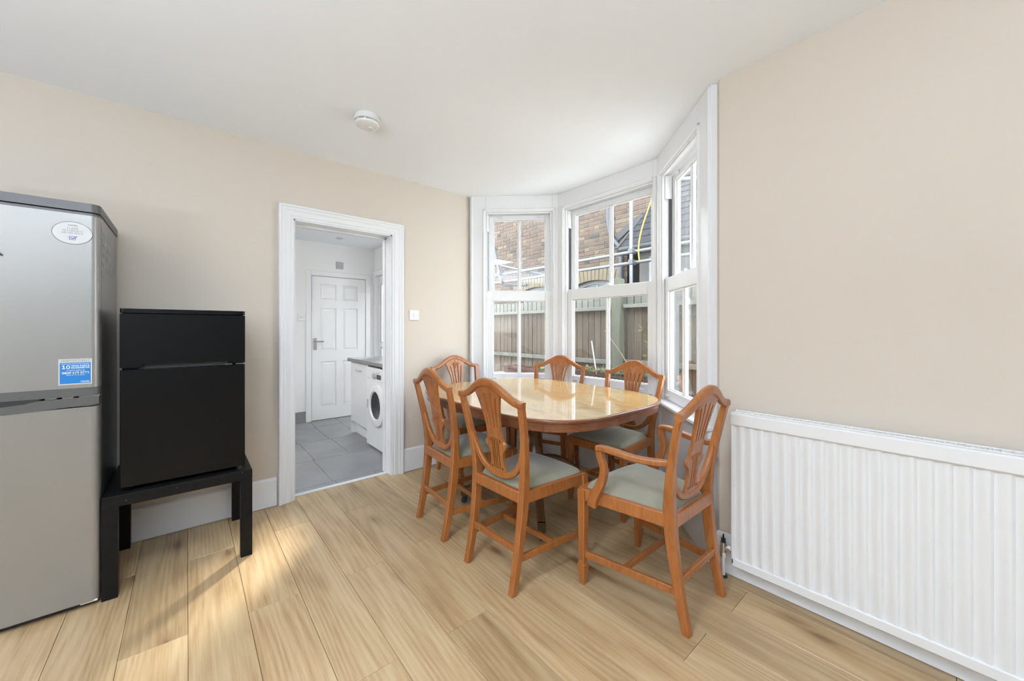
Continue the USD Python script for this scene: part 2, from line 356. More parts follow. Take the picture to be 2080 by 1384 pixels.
# back wall with the doorway
DX0, DX1, DH = 0.558, 1.268, 1.955
wb = upright(sbox(LEFT - 0.15, -0.05, 2.21, CEIL).difference(sbox(DX0, -0.2, DX1, DH)), VB, VB + 0.14)
obj('wall_back', wb, 'wall_paint', label='beige painted wall with the doorway and both fridges against it', **STRUCT)
obj('wall_right', prism(Polygon([(UR, FRONT), (UR, 0.765), (2.048, 0.795), (2.24, 0.70), (2.24, FRONT)]), -0.05, CEIL), 'wall_paint', smooth=False, label='beige painted wall behind the radiator', **STRUCT)
obj('wall_left', bx(LEFT - 0.15, LEFT, FRONT, VB, -0.05, CEIL), 'wall_paint', label='beige wall out of view on the left', **STRUCT)
obj('wall_front', bx(LEFT - 0.15, 2.24, FRONT - 0.15, FRONT, -0.05, CEIL), 'rear_paint', label='dark grey wall behind the camera', **STRUCT)
# baseboards
def board(name, x0, x1, y0, y1, h, face, **kw):
    return obj(name, bx(x0, x1, y0, y1, 0.0, h, 0.005), 'gloss_white', **kw)
sk = Polygon([(0, 0.003), (0.018, 0.003), (0.018, 0.172), (0.014, 0.182), (0.006, 0.188), (0, 0.19)])
def skirting(x0, x1):
    m = prism(sk, x0, x1); v = m.vertices.copy()
    m.vertices = np.c_[v[:, 2], VB - v[:, 0], v[:, 1]]; m.fix_normals(); return m
obj('baseboard_back', [skirting(LEFT, 0.459), skirting(1.355, 2.005)], 'gloss_white', label='tall white skirting board along the back wall', **STRUCT)
m = prism(sk, FRONT, 0.772); v = m.vertices.copy(); m.vertices = np.c_[UR - v[:, 0], v[:, 2], v[:, 1]]; m.fix_normals()
obj('baseboard_right', m, 'gloss_white', label='white skirting board under the radiator', **STRUCT)

# doorway: lining, stops and architrave
d1 = thing('door_1', label='open doorway with moulded white architrave leading to the utility room', **STRUCT)
obj('lining', [bx(DX0 - 0.02, DX0 + 0.012, VB - 0.004, VB + 0.15, 0.0, DH), bx(DX1 - 0.012, DX1 + 0.02, VB - 0.004, VB + 0.15, 0.0, DH), bx(DX0 - 0.02, DX1 + 0.02, VB - 0.004, VB + 0.15, DH - 0.014, DH + 0.02)], 'gloss_white', d1)
obj('door_stop', [bx(DX0 + 0.012, DX0 + 0.024, VB + 0.095, VB + 0.14, 0, DH - 0.014, 0.002), bx(DX1 - 0.024, DX1 - 0.012, VB + 0.095, VB + 0.14, 0, DH - 0.014, 0.002), bx(DX0 + 0.012, DX1 - 0.012, VB + 0.095, VB + 0.14, DH - 0.028, DH - 0.014, 0.002)], 'gloss_white', d1)
AW = 0.092
arch_prof = [(0.0, 0.012), (0.014, 0.014), (0.020, 0.019), (0.048, 0.021), (0.056, 0.026), (0.070, 0.028), (0.078, 0.034), (0.088, 0.034), (AW, 0.028)]  # distance out from the opening, thickness
def architrave():
    x0, x1, z1 = DX0 + 0.002, DX1 - 0.002, DH - 0.004
    V, F = [], []
    rows = [(0.0, 0.0)] + arch_prof + [(AW, 0.0)]
    for d, t in rows:
        V += [(x0 - d, VB - t, 0.0), (x0 - d, VB - t, z1 + d), (x1 + d, VB - t, z1 + d), (x1 + d, VB - t, 0.0)]
    n = len(rows)
    for i in range(n - 1):
        for j in range(3):
            a, b, c_, d_ = i * 4 + j, i * 4 + j + 1, (i + 1) * 4 + j + 1, (i + 1) * 4 + j
            F += [(a, b, c_), (a, c_, d_)]
    for e in (0, 3):
        for i in range(1, n - 1):
            F.append((e, i * 4 + e, (i + 1) * 4 + e))
    return trimesh.Trimesh(V, F, process=False)
ar = architrave(); ar.fix_normals()
obj('architrave', ar, 'gloss_white', d1, smooth=20)
obj('threshold_strip', bx(DX0 + 0.012, DX1 - 0.012, VB + 0.055, VB + 0.095, -0.002, 0.006, 0.003), 'gloss_white', d1, label='cream threshold strip')
obj('strike_plate', [bx(DX0 + 0.0115, DX0 + 0.0135, VB + 0.06, VB + 0.085, 0.93, 1.02)], 'chrome', d1)

# ---------------------------------------------------------------- bay window
def wall_frame(Pt, Qt):
    Pt, Qt = np.array(Pt), np.array(Qt); e = Qt - Pt; L = np.hypot(*e); e /= L
    n = np.array([-e[1], e[0]])          # outward (left of the direction)
    M = np.eye(4); M[:2, 0] = e; M[:2, 1] = n; M[:2, 3] = Pt
    return M, L
def bay_window(num, Pt, Qt, s0, s1, label):
    """s0..s1: the box opening along the wall line; x = s, y = outward, z"""
    M, L = wall_frame(Pt, Qt)
    if np.dot(M[:2, 1], np.array([1.0, 0.0])) < 0: raise ValueError
    w = thing('window_%d' % num, label=label, **STRUCT)
    def put(name, meshes, mat='gloss_white', **kw):
        mm = trimesh.util.concatenate(meshes) if isinstance(meshes, list) else meshes
        return obj(name, tf(mm, M), mat, w, **kw)
    zs, zt = 0.695, 2.275
    # flat casing round the opening with a bead, and the head up to the ceiling
    put('casing', [bx(0, s0, -0.012, 0.122, 0.0, CEIL, 0.003), bx(s1, L, -0.012, 0.122, 0.0, CEIL, 0.003), bx(s0 - 0.001, s1 + 0.001, -0.012, 0.122, zt, CEIL, 0.003)])
    bead = []
    for (a, b) in ((s0 - 0.030, s0 - 0.008), (s1 + 0.008, s1 + 0.030)):
        if a > 0.0 and b < L: bead.append(bx(a, b, -0.022, 0.0, zs, zt + 0.03, 0.006))
    bead.append(bx(s0 - 0.030 if s0 > 0.05 else s0, s1 + 0.030 if L - s1 > 0.05 else s1, -0.022, 0.0, zt + 0.008, zt + 0.03, 0.006))
    if s0 > 0.1: bead.append(bx(0.006, 0.030, -0.020, 0.0, 0.0, CEIL - 0.004, 0.006))
    if L - s1 > 0.1: bead.append(bx(L - 0.030, L - 0.006, -0.020, 0.0, 0.0, CEIL - 0.004, 0.006))
    put('casing_bead', bead)
    # inner stop bead of the box frame
    put('stop_bead', [bx(s0, s0 + 0.012, 0.0, 0.020, zs, zt, 0.003), bx(s1 - 0.012, s1, 0.0, 0.020, zs, zt, 0.003), bx(s0, s1, 0.0, 0.020, zt - 0.012, zt, 0.003)])
    a0, a1, zm0, zm1 = s0 + 0.006, s1 - 0.006, 1.468, 1.545
    st, br, mid = 0.056, 0.010, (s0 + s1) / 2
    # lower sash (inner track)
    y0, y1 = 0.022, 0.066
    def sash(y0, y1, z0, z1, rail_b, rail_t, zb):
        g0, g1 = a0 + st, a1 - st
        fr = [bx(a0, g0, y0, y1, z0, z1, 0.003), bx(g1, a1, y0, y1, z0, z1, 0.003), bx(g0, g1, y0, y1, z0, z0 + rail_b, 0.003), bx(g0, g1, y0, y1, z1 - rail_t, z1, 0.003)]
        ym = (y0 + y1) / 2
        bar = bx(mid - br, mid + br, y0 + 0.006, y1 - 0.004, z0 + rail_b, z1 - rail_t, 0.005)
        # putty / glazing bead round each pane
        gb = []
        for (q0, q1) in ((g0, mid - br), (mid + br, g1)):
            for (c0, c1, d0, d1) in ((q0, q0 + 0.007, z0 + rail_b, z1 - rail_t), (q1 - 0.007, q1, z0 + rail_b, z1 - rail_t), (q0, q1, z0 + rail_b, z0 + rail_b + 0.007), (q0, q1, z1 - rail_t - 0.007, z1 - rail_t)):
                gb.append(bx(c0, c1, ym - 0.008, ym + 0.010, d0, d1, 0.002))
        put('sash', fr); put('glazing_bar', bar); put('glazing_bead', gb)
        for (q0, q1) in ((g0, mid - br), (mid + br, g1)):
            put('pane', bx(q0 - 0.002, q1 + 0.002, ym - 0.002, ym + 0.002, z0 + rail_b - 0.002, z1 - rail_t + 0.002), 'window_glass', smooth=False)
    sash(y0, y1, zs + 0.004, zm1, 0.070, zm1 - zm0 + 0.018, None)
    sash(0.072, 0.112, zm0 + 0.012, zt - 0.010, 0.045, 0.045, None)
    # side channels of the upper sash: dark track, white stop block on top
    for (q0, q1) in ((s0 + 0.001, s0 + 0.0065), (s1 - 0.0065, s1 - 0.001)):
        put('sash_track', bx(q0, q1, 0.050, 0.070, zm1 + 0.004, 2.105), 'track_dark')
    for (q0, q1) in ((s0, s0 + 0.004), (s1 - 0.004, s1)):
        put('sash_track', bx(q0, q1, 0.067, 0.121, zs, zm0 + 0.012), 'track_dark')
        put('sash_track', bx(q0, q1, 0.113, 0.121, zm0 + 0.012, zt - 0.01), 'track_dark')
    for (q0, q1) in ((s0 + 0.001, s0 + 0.020), (s1 - 0.020, s1 - 0.001)):
        put('stop_block', bx(q0, q1, 0.020, 0.068, 2.105, zt - 0.012, 0.003))
    for f in (0.22, 0.80):                       # tilt knobs on the head
        s = a0 + (a1 - a0) * f
        put('tilt_knob', lathe([(0.010, 0), (0.010, 0.012), (0.006, 0.020)], 12, (0, 0, 0)).apply_transform(trimesh.transformations.rotation_matrix(math.pi / 2, [1, 0, 0])).apply_translation([s, 0.070, zt - 0.030]))
    put('sash_lock', [bx(mid - 0.030, mid + 0.030, 0.028, 0.060, zm1, zm1 + 0.010, 0.003), bx(mid - 0.010, mid + 0.016, 0.030, 0.052, zm1 + 0.010, zm1 + 0.022, 0.004)], 'plastic_white')
    for f in (0.12, 0.88):                       # finger lifts on the lower rail
        s = a0 + (a1 - a0) * f
        put('sash_lift', [bx(s - 0.020, s + 0.020, 0.004, 0.024, zs + 0.030, zs + 0.042, 0.003)], 'chrome' if num == 2 and f < 0.5 else 'plastic_white')
    # sill board and panelled apron down to the floor
    put('sill', bx(-0.005, L + 0.005, -0.045, 0.15, zs - 0.030, zs, 0.008))
    put('apron', [bx(0, L, 0.0, 0.15, 0.0, zs - 0.030), bx(0.03, L - 0.03, -0.014, 0.0, 0.0, 0.19, 0.004)])
    return w
bay_window(1, (A[0], A[1]), (B[0], B[1]), 0.150, 0.765, 'white sash window on the left side of the bay, next to the beige wall')
bay_window(2, (B[0], B[1]), (C[0], C[1]), 0.085, 0.945, 'wide white sash window in the middle of the bay')
bay_window(3, (C[0], C[1]), (D[0], D[1]), 0.070, 0.690, 'white sash window on the right side of the bay, seen edge-on')
tr = thing('trim_1', label='white corner posts of the bay between the sash windows', **STRUCT)
for (x, y, r) in ((B[0], B[1], 0.052), (C[0], C[1], 0.052)):
    obj('corner_post', lathe([(r, 0.0), (r, CEIL)], 8, (x + 0.055, y + (0.035 if y > 2 else -0.035), 0)), 'gloss_white', tr, smooth=False)

# ---------------------------------------------------------------- utility room beyond the doorway
U0, U1, V0, V1, UC = -0.9, 2.02, VB + 0.14, 5.37, 2.31
fu = thing('floor', label='dark grey tiled floor of the utility room', **STRUCT)
obj('screed', bx(U0, U1, VB + 0.09, V1, -0.06, -0.007), 'grout', fu)
obj('sill_strip', bx(1.21, 1.90, V1 + 0.001, V1 + 0.145, -0.03, 0.001), 'grout', fu)
vrows = [3.155, 3.775, 4.395, 5.015]
edges = [VB + 0.095] + vrows + [V1]
for r in range(len(edges) - 1):
    w = 0.61 if r in (1,) else 0.305
    off = 0.255 if r % 2 else 0.27
    k = int((U0 - off) // w)
    while off + w * k < U1:
        a, b = max(U0, off + w * k), min(U1, off + w * (k + 1)); k += 1
        if b - a < 0.01: continue
        obj('tile', bx(a + 0.0015, b - 0.0015, edges[r] + 0.0015, edges[r + 1] - 0.0015, -0.007, 0.0, 0.0015), 'tile_grey', fu, smooth=False)
obj('ceiling', bx(U0 - 0.1, U1 + 0.2, V0, V1 + 0.1, UC, UC + 0.1), 'ceiling_paint', label='white ceiling of the utility room', **STRUCT)
wu = upright(sbox(U0 - 0.1, -0.05, U1 + 0.2, UC + 0.1).difference(sbox(1.205, -0.1, 1.903, 1.878)), V1, V1 + 0.14)
obj('wall_utility_back', wu, 'white_wall', label='white end wall of the utility room with the panelled door', **STRUCT)
obj('wall_utility_left', bx(U0 - 0.1, U0, V0, V1, -0.05, UC), 'white_wall', label='white wall of the utility room out of view', **STRUCT)
EV0, EV1, EH = 4.74, 5.33, 1.96
q = upright(sbox(V0 - 0.0, -0.05, V1 + 0.14, UC + 0.1).difference(sbox(EV0, -0.1, EV1, EH)).difference(sbox(3.60, 1.05, 4.62, 2.15)), 0, 0.2)
v = q.vertices.copy(); q.vertices = np.c_[U1 + v[:, 1], v[:, 0], v[:, 2]]; q.fix_normals()
obj('wall_utility_right', q, 'white_wall', label='white side wall of the utility room with the outside door', **STRUCT)
obj('baseboard_utility', bx(U0, 1.150, V1 - 0.010, V1, 0.0, 0.140, 0.002), 'tile_grey', label='grey tile skirting below the utility end wall', **STRUCT)

obj('wall_hall', [bx(U0, U1 + 0.2, V1 + 0.9, V1 + 1.0, -0.05, UC), bx(1.0, 2.1, V1 + 0.145, V1 + 0.95, -0.05, -0.001), bx(0.95, 1.05, V1 + 0.13, V1 + 0.95, -0.05, UC), bx(2.1, 2.2, V1 + 0.13, V1 + 0.95, -0.05, UC), bx(0.95, 2.2, V1 + 0.13, V1 + 0.95, 2.2, UC)], 'white_wall', label='closed hall behind the six-panel door', **STRUCT)
d2 = thing('door_2', label='closed white six-panel door at the end of the utility room', **STRUCT)
def arch2(x0, x1, z1, w, y):
    return [bx(x0 - w, x0, y - 0.016, y, 0, z1 + w, 0.004), bx(x1, x1 + w, y - 0.016, y, 0, z1 + w, 0.004), bx(x0, x1, y - 0.016, y, z1, z1 + w, 0.004)]
obj('door_frame', arch2(1.208, 1.900, 1.876, 0.062, V1) + [bx(1.196, 1.209, V1, V1 + 0.12, 0, 1.88), bx(1.899, 1.912, V1, V1 + 0.12, 0, 1.88), bx(1.2, 1.91, V1, V1 + 0.12, 1.874, 1.89)], 'gloss_white', d2)
LX0, LX1, LZ0, LZ1, LY = 1.213, 1.896, 0.006, 1.870, V1 + 0.004
holes, cols, rows_ = [], [(LX0 + 0.105, LX0 + 0.300), (LX1 - 0.300, LX1 - 0.105)], [(0.17, 0.76), (0.90, 1.46), (1.56, 1.77)]
leaf = sbox(LX0, LZ0, LX1, LZ1)
for (a, b) in cols:
    for (c_, d_) in rows_: leaf = leaf.difference(sbox(a, c_, b, d_))
obj('door_leaf', upright(leaf, LY, LY + 0.036), 'door_white', d2)
for (a, b) in cols:
    for (c_, d_) in rows_:
        V = []
        for (i, y) in ((0, LY + 0.014), (0.016, LY + 0.014), (0.034, LY + 0.004)): V += [(a + i, y, c_ + i), (b - i, y, c_ + i), (b - i, y, d_ - i), (a + i, y, d_ - i)]
        V += [(a, LY + 0.03, c_), (b, LY + 0.03, c_), (b, LY + 0.03, d_), (a, LY + 0.03, d_)]
        F = [(8, 9, 10), (8, 10, 11)]
        for i in range(2):
            for j in range(4):
                p, q_, r_, s_ = i * 4 + j, i * 4 + (j + 1) % 4, (i + 1) * 4 + (j + 1) % 4, (i + 1) * 4 + j
                F += [(p, q_, r_), (p, r_, s_)]
        mm = trimesh.Trimesh(V, F, process=False); mm.fix_normals()
        obj('door_panel', mm, 'door_white', d2, smooth=False)
hd = obj('handle_plate', bx(1.234, 1.275, V1 - 0.004, V1 + 0.006, 0.915, 1.068, 0.003), 'chrome', d2)
obj('handle_lever', [cyl((1.254, V1 - 0.045, 1.025), (1.254, V1, 1.025), 0.008), bx(1.248, 1.350, V1 - 0.052, V1 - 0.038, 1.016, 1.034, 0.005)], 'chrome', d2)
obj('hinge', [bx(1.894, 1.902, V1 - 0.006, V1 + 0.01, z, z + 0.085, 0.002) for z in (1.60,)], 'chrome', d2)
obj('hinge', bx(1.894, 1.902, V1 - 0.006, V1 + 0.01, 0.22, 0.305, 0.002), 'chrome', d2)

d3 = thing('door_3', label='white glazed outside door at the right of the utility room', **STRUCT)
def sidebox(u0, u1, v0, v1, z0, z1, c=0.0): return bx(u0, u1, v0, v1, z0, z1, c)
obj('door_frame', [bx(U1 - 0.015, U1 + 0.12, EV0 - 0.045, EV0 + 0.03, 0, EH + 0.04, 0.004), bx(U1 - 0.015, U1 + 0.12, EV1 - 0.03, EV1 + 0.045, 0, EH + 0.04, 0.004), bx(U1 - 0.015, U1 + 0.12, EV0 + 0.03, EV1 - 0.03, EH - 0.03, EH + 0.04, 0.004)], 'gloss_white', d3)
obj('door_leaf', [bx(U1 + 0.03, U1 + 0.075, EV0 + 0.03, EV0 + 0.13, 0.01, EH - 0.03, 0.004), bx(U1 + 0.03, U1 + 0.075, EV1 - 0.13, EV1 - 0.03, 0.01, EH - 0.03, 0.004), bx(U1 + 0.03, U1 + 0.075, EV0 + 0.13, EV1 - 0.13, EH - 0.15, EH - 0.03, 0.004),
                  bx(U1 + 0.03, U1 + 0.075, EV0 + 0.13, EV1 - 0.13, 0.01, 0.24, 0.004), bx(U1 + 0.03, U1 + 0.075, EV0 + 0.13, EV1 - 0.13, 0.93, 1.0, 0.004)], 'gloss_white', d3)
for (z0, z1) in ((0.24, 0.93), (1.0, EH - 0.15)):
    obj('gasket_strip', [bx(U1 + 0.027, U1 + 0.033, EV0 + 0.128, EV0 + 0.136, z0, z1), bx(U1 + 0.027, U1 + 0.033, EV1 - 0.136, EV1 - 0.128, z0, z1), bx(U1 + 0.027, U1 + 0.033, EV0 + 0.13, EV1 - 0.13, z0, z0 + 0.006), bx(U1 + 0.027, U1 + 0.033, EV0 + 0.13, EV1 - 0.13, z1 - 0.006, z1)], 'track_dark', d3)
    obj('pane', bx(U1 + 0.050, U1 + 0.056, EV0 + 0.128, EV1 - 0.128, z0 - 0.002, z1 + 0.002), 'window_glass', d3, smooth=False)
obj('hinge', bx(U1 + 0.015, U1 + 0.033, EV1 - 0.035, EV1 - 0.022, 1.70, 1.80, 0.003), 'chrome', d3)
obj('door_handle', [bx(U1 + 0.018, U1 + 0.032, EV0 + 0.065, EV0 + 0.095, 0.92, 1.10, 0.004), bx(U1 - 0.03, U1 - 0.016, EV0 + 0.06, EV0 + 0.18, 1.02, 1.04, 0.004), cyl((U1 - 0.02, EV0 + 0.08, 1.03), (U1 + 0.03, EV0 + 0.08, 1.03), 0.008)], 'chrome', d3)

w4 = thing('window_4', label='white kitchen window above the worktop, hidden from the camera by the doorway', **STRUCT)
obj('window_frame', [bx(U1 + 0.05, U1 + 0.11, 3.60, 3.65, 1.05, 2.15), bx(U1 + 0.05, U1 + 0.11, 4.57, 4.62, 1.05, 2.15), bx(U1 + 0.05, U1 + 0.11, 3.65, 4.57, 2.10, 2.15), bx(U1 + 0.05, U1 + 0.11, 3.65, 4.57, 1.05, 1.10)], 'gloss_white', w4)
obj('pane', bx(U1 + 0.078, U1 + 0.083, 3.64, 4.58, 1.09, 2.11), 'window_glass', w4, smooth=False)
obj('sill', bx(U1 - 0.02, U1 + 0.2, 3.57, 4.62, 1.03, 1.05, 0.003), 'gloss_white', w4)

# units: base cabinet, washing machine, worktop
cb = thing('base_cabinet', (1.43, 3.955, 0), label='white kitchen base cabinet standing left of the washing machine', cat='cabinet')
obj('carcass', [bx(0.02, 0.56, 0.0, 0.540, 0.135, 0.815)], 'unit_white', cb)
obj('end_panel', bx(0.0, 0.57, 0.540, 0.558, 0.0, 0.815, 0.001), 'unit_white', cb)
dr = obj('cabinet_door', bx(-0.002, 0.018, 0.003, 0.537, 0.140, 0.812, 0.003), 'unit_white', cb)
obj('handle', [tube(spline([(-0.004, 0.17, 0.735), (-0.022, 0.20, 0.735), (-0.024, 0.27, 0.735), (-0.022, 0.34, 0.735), (-0.004, 0.37, 0.735)], 20), 0.005, 8)], 'chrome', dr)
obj('plinth', bx(0.05, 0.066, 0.0, 0.540, 0.0, 0.135), 'unit_white', cb)
wt = obj('worktop', bx(1.395, U1, VB + 0.20, 4.535, 0.820, 0.858, 0.006), 'worktop_grey', label='grey laminate worktop over the washing machine and cabinet', cat='worktop')
wm = thing('washing_machine', (1.405, 3.645, 0), label='white front-loading washing machine under the grey worktop', cat='washing machine')   # faces -x
WH, WV = 0.800, 0.295
hole = Point(0, 0.445).buffer(0.175, 32)
body = upright(sbox(-WV, 0.02, WV, WH).difference(hole), 0.0, 0.016)
def face_left(m):                                # (x along v, y depth, z) -> depth +u
    v = m.vertices.copy(); mm = trimesh.Trimesh(np.c_[v[:, 1], -v[:, 0], v[:, 2]], m.faces, process=False); mm.fix_normals(); return mm
obj('front_panel', face_left(body), 'washer_white', wm)
obj('cabinet_body', bx(0.016, 0.555, -WV, WV, 0.02, WH, 0.004), 'washer_white', wm)
obj('control_panel', bx(-0.008, 0.004, -WV + 0.004, WV - 0.17, 0.672, 0.792, 0.004), 'washer_white', wm)
obj('detergent_drawer', bx(-0.007, 0.004, WV - 0.165, WV - 0.004, 0.690, 0.790, 0.005), 'washer_white', wm)
obj('program_dial', lathe([(0.030, 0), (0.028, 0.018), (0.024, 0.024)], 24).apply_transform(trimesh.transformations.rotation_matrix(-math.pi / 2, [0, 1, 0])).apply_translation([-0.006, 0.055, 0.728]), 'washer_grey', wm)
obj('display', bx(-0.0105, -0.006, -0.10, 0.005, 0.700, 0.745, 0.001), 'drum_dark', wm)
obj('control_button', [bx(-0.012, -0.006, y, y + 0.014, 0.755, 0.764, 0.002) for y in (-0.05, -0.025, 0.0)], 'washer_grey', wm)
def ring_left(prof, z, mat, name, par=wm):
    m = trimesh.creation.revolve(np.array(prof), sections=48)
    m.apply_transform(trimesh.transformations.rotation_matrix(-math.pi / 2, [0, 1, 0])); m.apply_translation([0, 0, z]); m.fix_normals()
    return obj(name, m, mat, par)
dd = ring_left([(0.130, 0.0), (0.130, 0.020), (0.140, 0.032), (0.175, 0.034), (0.200, 0.026), (0.206, 0.012), (0.206, -0.004), (0.130, -0.004), (0.130, 0.0)], 0.445, 'washer_white', 'porthole_ring')
ring_left([(0.0, 0.002), (0.05, 0.003), (0.100, 0.009), (0.126, 0.017), (0.132, 0.018), (0.132, -0.002), (0.0, -0.012)], 0.445, 'drum_dark', 'porthole_glass', dd)
obj('porthole_latch', bx(-0.036, -0.022, 0.155, 0.195, 0.40, 0.49, 0.005), 'washer_grey', dd)

# small fittings in the utility room
def plate(name, x, z, w, h, y, mat='plastic_white', t=0.009, **kw):
    th = thing(name, (x, y, z), **kw)
    obj('plate', bx(-w / 2, w / 2, -t, 0, -h / 2, h / 2, 0.003), mat, th)
    return th
sw = plate('light_switch', 1.10, 1.333, 0.090, 0.090, V1, label='pale light switch beside the six-panel door', cat='light switch')
obj('rocker', [bx(-0.022, -0.004, -0.014, -0.008, -0.016, 0.016, 0.002), bx(0.004, 0.022, -0.014, -0.008, -0.016, 0.016, 0.002)], 'plastic_white', sw)
vt = plate('wall_vent', 1.552, 2.034, 0.095, 0.095, V1, 'washer_grey', label='small square vent on the wall above the six-panel door', cat='vent')
for i in range(4): obj('louvre', bx(-0.038, 0.038, -0.014, -0.008, -0.036 + 0.021 * i, -0.026 + 0.021 * i, 0.002), 'washer_grey', vt)
rl = thing('ceiling_spotlight', (1.43, 4.95, UC), label='recessed chrome spotlight in the utility ceiling', cat='spotlight')
obj('trim_ring', trimesh.creation.annulus(r_min=0.030, r_max=0.046, height=0.006, sections=32).apply_translation([0, 0, -0.004]), 'chrome', rl)
obj('lamp_face', lathe([(0.030, 0.0), (0.030, 0.004)], 24, (0, 0, -0.005)), 'washer_grey', rl)

ul = thing('flush_lamp', (-0.55, 3.50, UC), label='round flush ceiling lamp of the utility room, out of view', cat='lamp')
obj('base', lathe([(0.17, 0.0), (0.17, -0.02), (0.16, -0.025)], 32), 'plastic_white', ul)
L = UsdLux.SphereLight.Define(stage, str(ul.GetPath()) + '/globe'); L.CreateRadiusAttr(0.13); L.CreateIntensityAttr(52.0); L.CreateColorAttr(Gf.Vec3f(0.95, 0.98, 1.0)); L.AddTranslateOp().Set(Gf.Vec3d(0, 0, -0.16))

# ---------------------------------------------------------------- fittings of the dining room
sp = plate('fused_switch', 1.461, 1.305, 0.088, 0.086, VB, label='square white switch on the beige wall right of the doorway', cat='light switch')
obj('rocker', [bx(-0.011, 0.011, -0.015, -0.008, -0.016, 0.016, 0.003)], 'plastic_white', sp)
for x in (-0.030, 0.030): obj('screw', lathe([(0.0032, 0), (0.0032, 0.0015)], 10).apply_transform(trimesh.transformations.rotation_matrix(math.pi / 2, [1, 0, 0])).apply_translation([x, -0.009, 0]), 'washer_grey', sp)

sa = thing('smoke_alarm', (0.80, 2.235, CEIL), label='round white smoke alarm on the ceiling', cat='smoke alarm')
obj('mounting_base', lathe([(0.066, 0.0), (0.066, -0.010), (0.064, -0.012)], 48), 'plastic_white', sa)
obj('body', lathe([(0.068, -0.010), (0.071, -0.013), (0.071, -0.032), (0.066, -0.035)], 48), 'plastic_white', sa)
obj('vent_slot', lathe([(0.060, -0.034), (0.060, -0.041)], 48), 'track_dark', sa)
obj('vent_rib', [rot(bx(0.052, 0.066, -0.0025, 0.0025, -0.042, -0.034), 2 * math.pi * i / 9) for i in range(9)], 'plastic_white', sa)
obj('cover', lathe([(0.066, -0.040), (0.068, -0.043), (0.064, -0.052), (0.050, -0.058), (0.020, -0.060)], 48), 'plastic_white', sa)
obj('test_button', lathe([(0.016, -0.058), (0.016, -0.0625), (0.012, -0.0640)], 24, (0.018, 0.006, 0)), 'plastic_white', sa)
obj('sounder_slot', [rot(bx(-0.012, 0.012, 0.030 + 0.006 * i, 0.033 + 0.006 * i, -0.0585, -0.0565), -0.6) for i in range(3)], 'ink_grey', sa)

# radiator on the right wall
RV1, RV0, RX = 0.682, -0.748, 1.921
rd = thing('radiator', (0, 0, 0), label='long white ribbed panel radiator on the right wall', cat='radiator')
pitch, prof = 0.0415, []
y = RV1 - 0.010
nr = int((RV1 - RV0 - 0.02) / pitch)
for i in range(nr):
    ya = RV1 - 0.012 - i * pitch
    prof += [(RX + 0.0115, ya), (RX + 0.0105, ya - 0.010), (RX + 0.006, ya - 0.020), (RX + 0.0035, ya - 0.030), (RX + 0.0050, ya - 0.036)]
prof.append((RX + 0.014, RV0 + 0.010))
poly = Polygon(prof + [(RX + 0.020, RV0 + 0.010), (RX + 0.020, RV1 - 0.012)])
pan = prism(poly, 0.125, 0.746)
obj('ribbed_panel', pan, 'radiator_white', rd, smooth=50)
obj('flange', [bx(RX, RX + 0.020, RV0, RV1, 0.088, 0.128, 0.004), bx(RX, RX + 0.02, RV1 - 0.012, RV1, 0.1, 0.75, 0.003), bx(RX, RX + 0.02, RV0, RV0 + 0.012, 0.1, 0.75, 0.003)], 'radiator_white', rd)
obj('back_panel', bx(RX + 0.055, RX + 0.070, RV0, RV1, 0.09, 0.76, 0.003), 'radiator_white', rd)
obj('side_panel', bx(RX + 0.012, RX + 0.066, RV1 - 0.002, RV1 + 0.001, 0.090, 0.78), 'radiator_white', rd)
obj('top_cover', bx(RX - 0.004, RX + 0.072, RV0 - 0.003, RV1 + 0.003, 0.742, 0.800, 0.006), 'radiator_white', rd)
gr = [bx(RX + 0.004, RX + 0.010, RV0, RV1, 0.800, 0.806, 0.002), bx(RX + 0.058, RX + 0.064, RV0, RV1, 0.800, 0.806, 0.002)]
for i in range(60):
    yy = RV1 - 0.012 - i * (RV1 - RV0 - 0.02) / 59
    gr.append(bx(RX + 0.008, RX + 0.060, yy - 0.004, yy + 0.004, 0.799, 0.804, 0.001))
obj('top_grille', gr, 'radiator_white', rd)
vv, vx = 0.728, 1.960
obj('valve', [cyl((vx, vv, 0.118), (vx, vv, 0.165), 0.013), cyl((vx, RV1, 0.140), (vx, vv, 0.140), 0.011), cyl((vx, RV1 + 0.012, 0.140), (vx, RV1 + 0.030, 0.140), 0.016, 6), cyl((vx, vv, 0.095), (vx, vv, 0.120), 0.014, 6)], 'chrome', rd)
obj('valve_cap', [cyl((vx, vv, 0.163), (vx, vv, 0.182), 0.0095), cyl((vx, vv, 0.180), (vx, vv, 0.203), 0.0035)], 'black_metal', rd)
obj('pipe', [cyl((vx, vv, 0.0), (vx, vv, 0.098), 0.0075)], 'plastic_white', rd)
obj('pipe_collar', lathe([(0.018, 0.0), (0.016, 0.006), (0.008, 0.008)], 20, (vx, vv, 0.0)), 'black_metal', rd)
for y_ in (0.50, -0.55): obj('bracket', bx(RX + 0.070, UR - 0.001, y_ - 0.02, y_ + 0.02, 0.20, 0.70), 'radiator_white', rd)

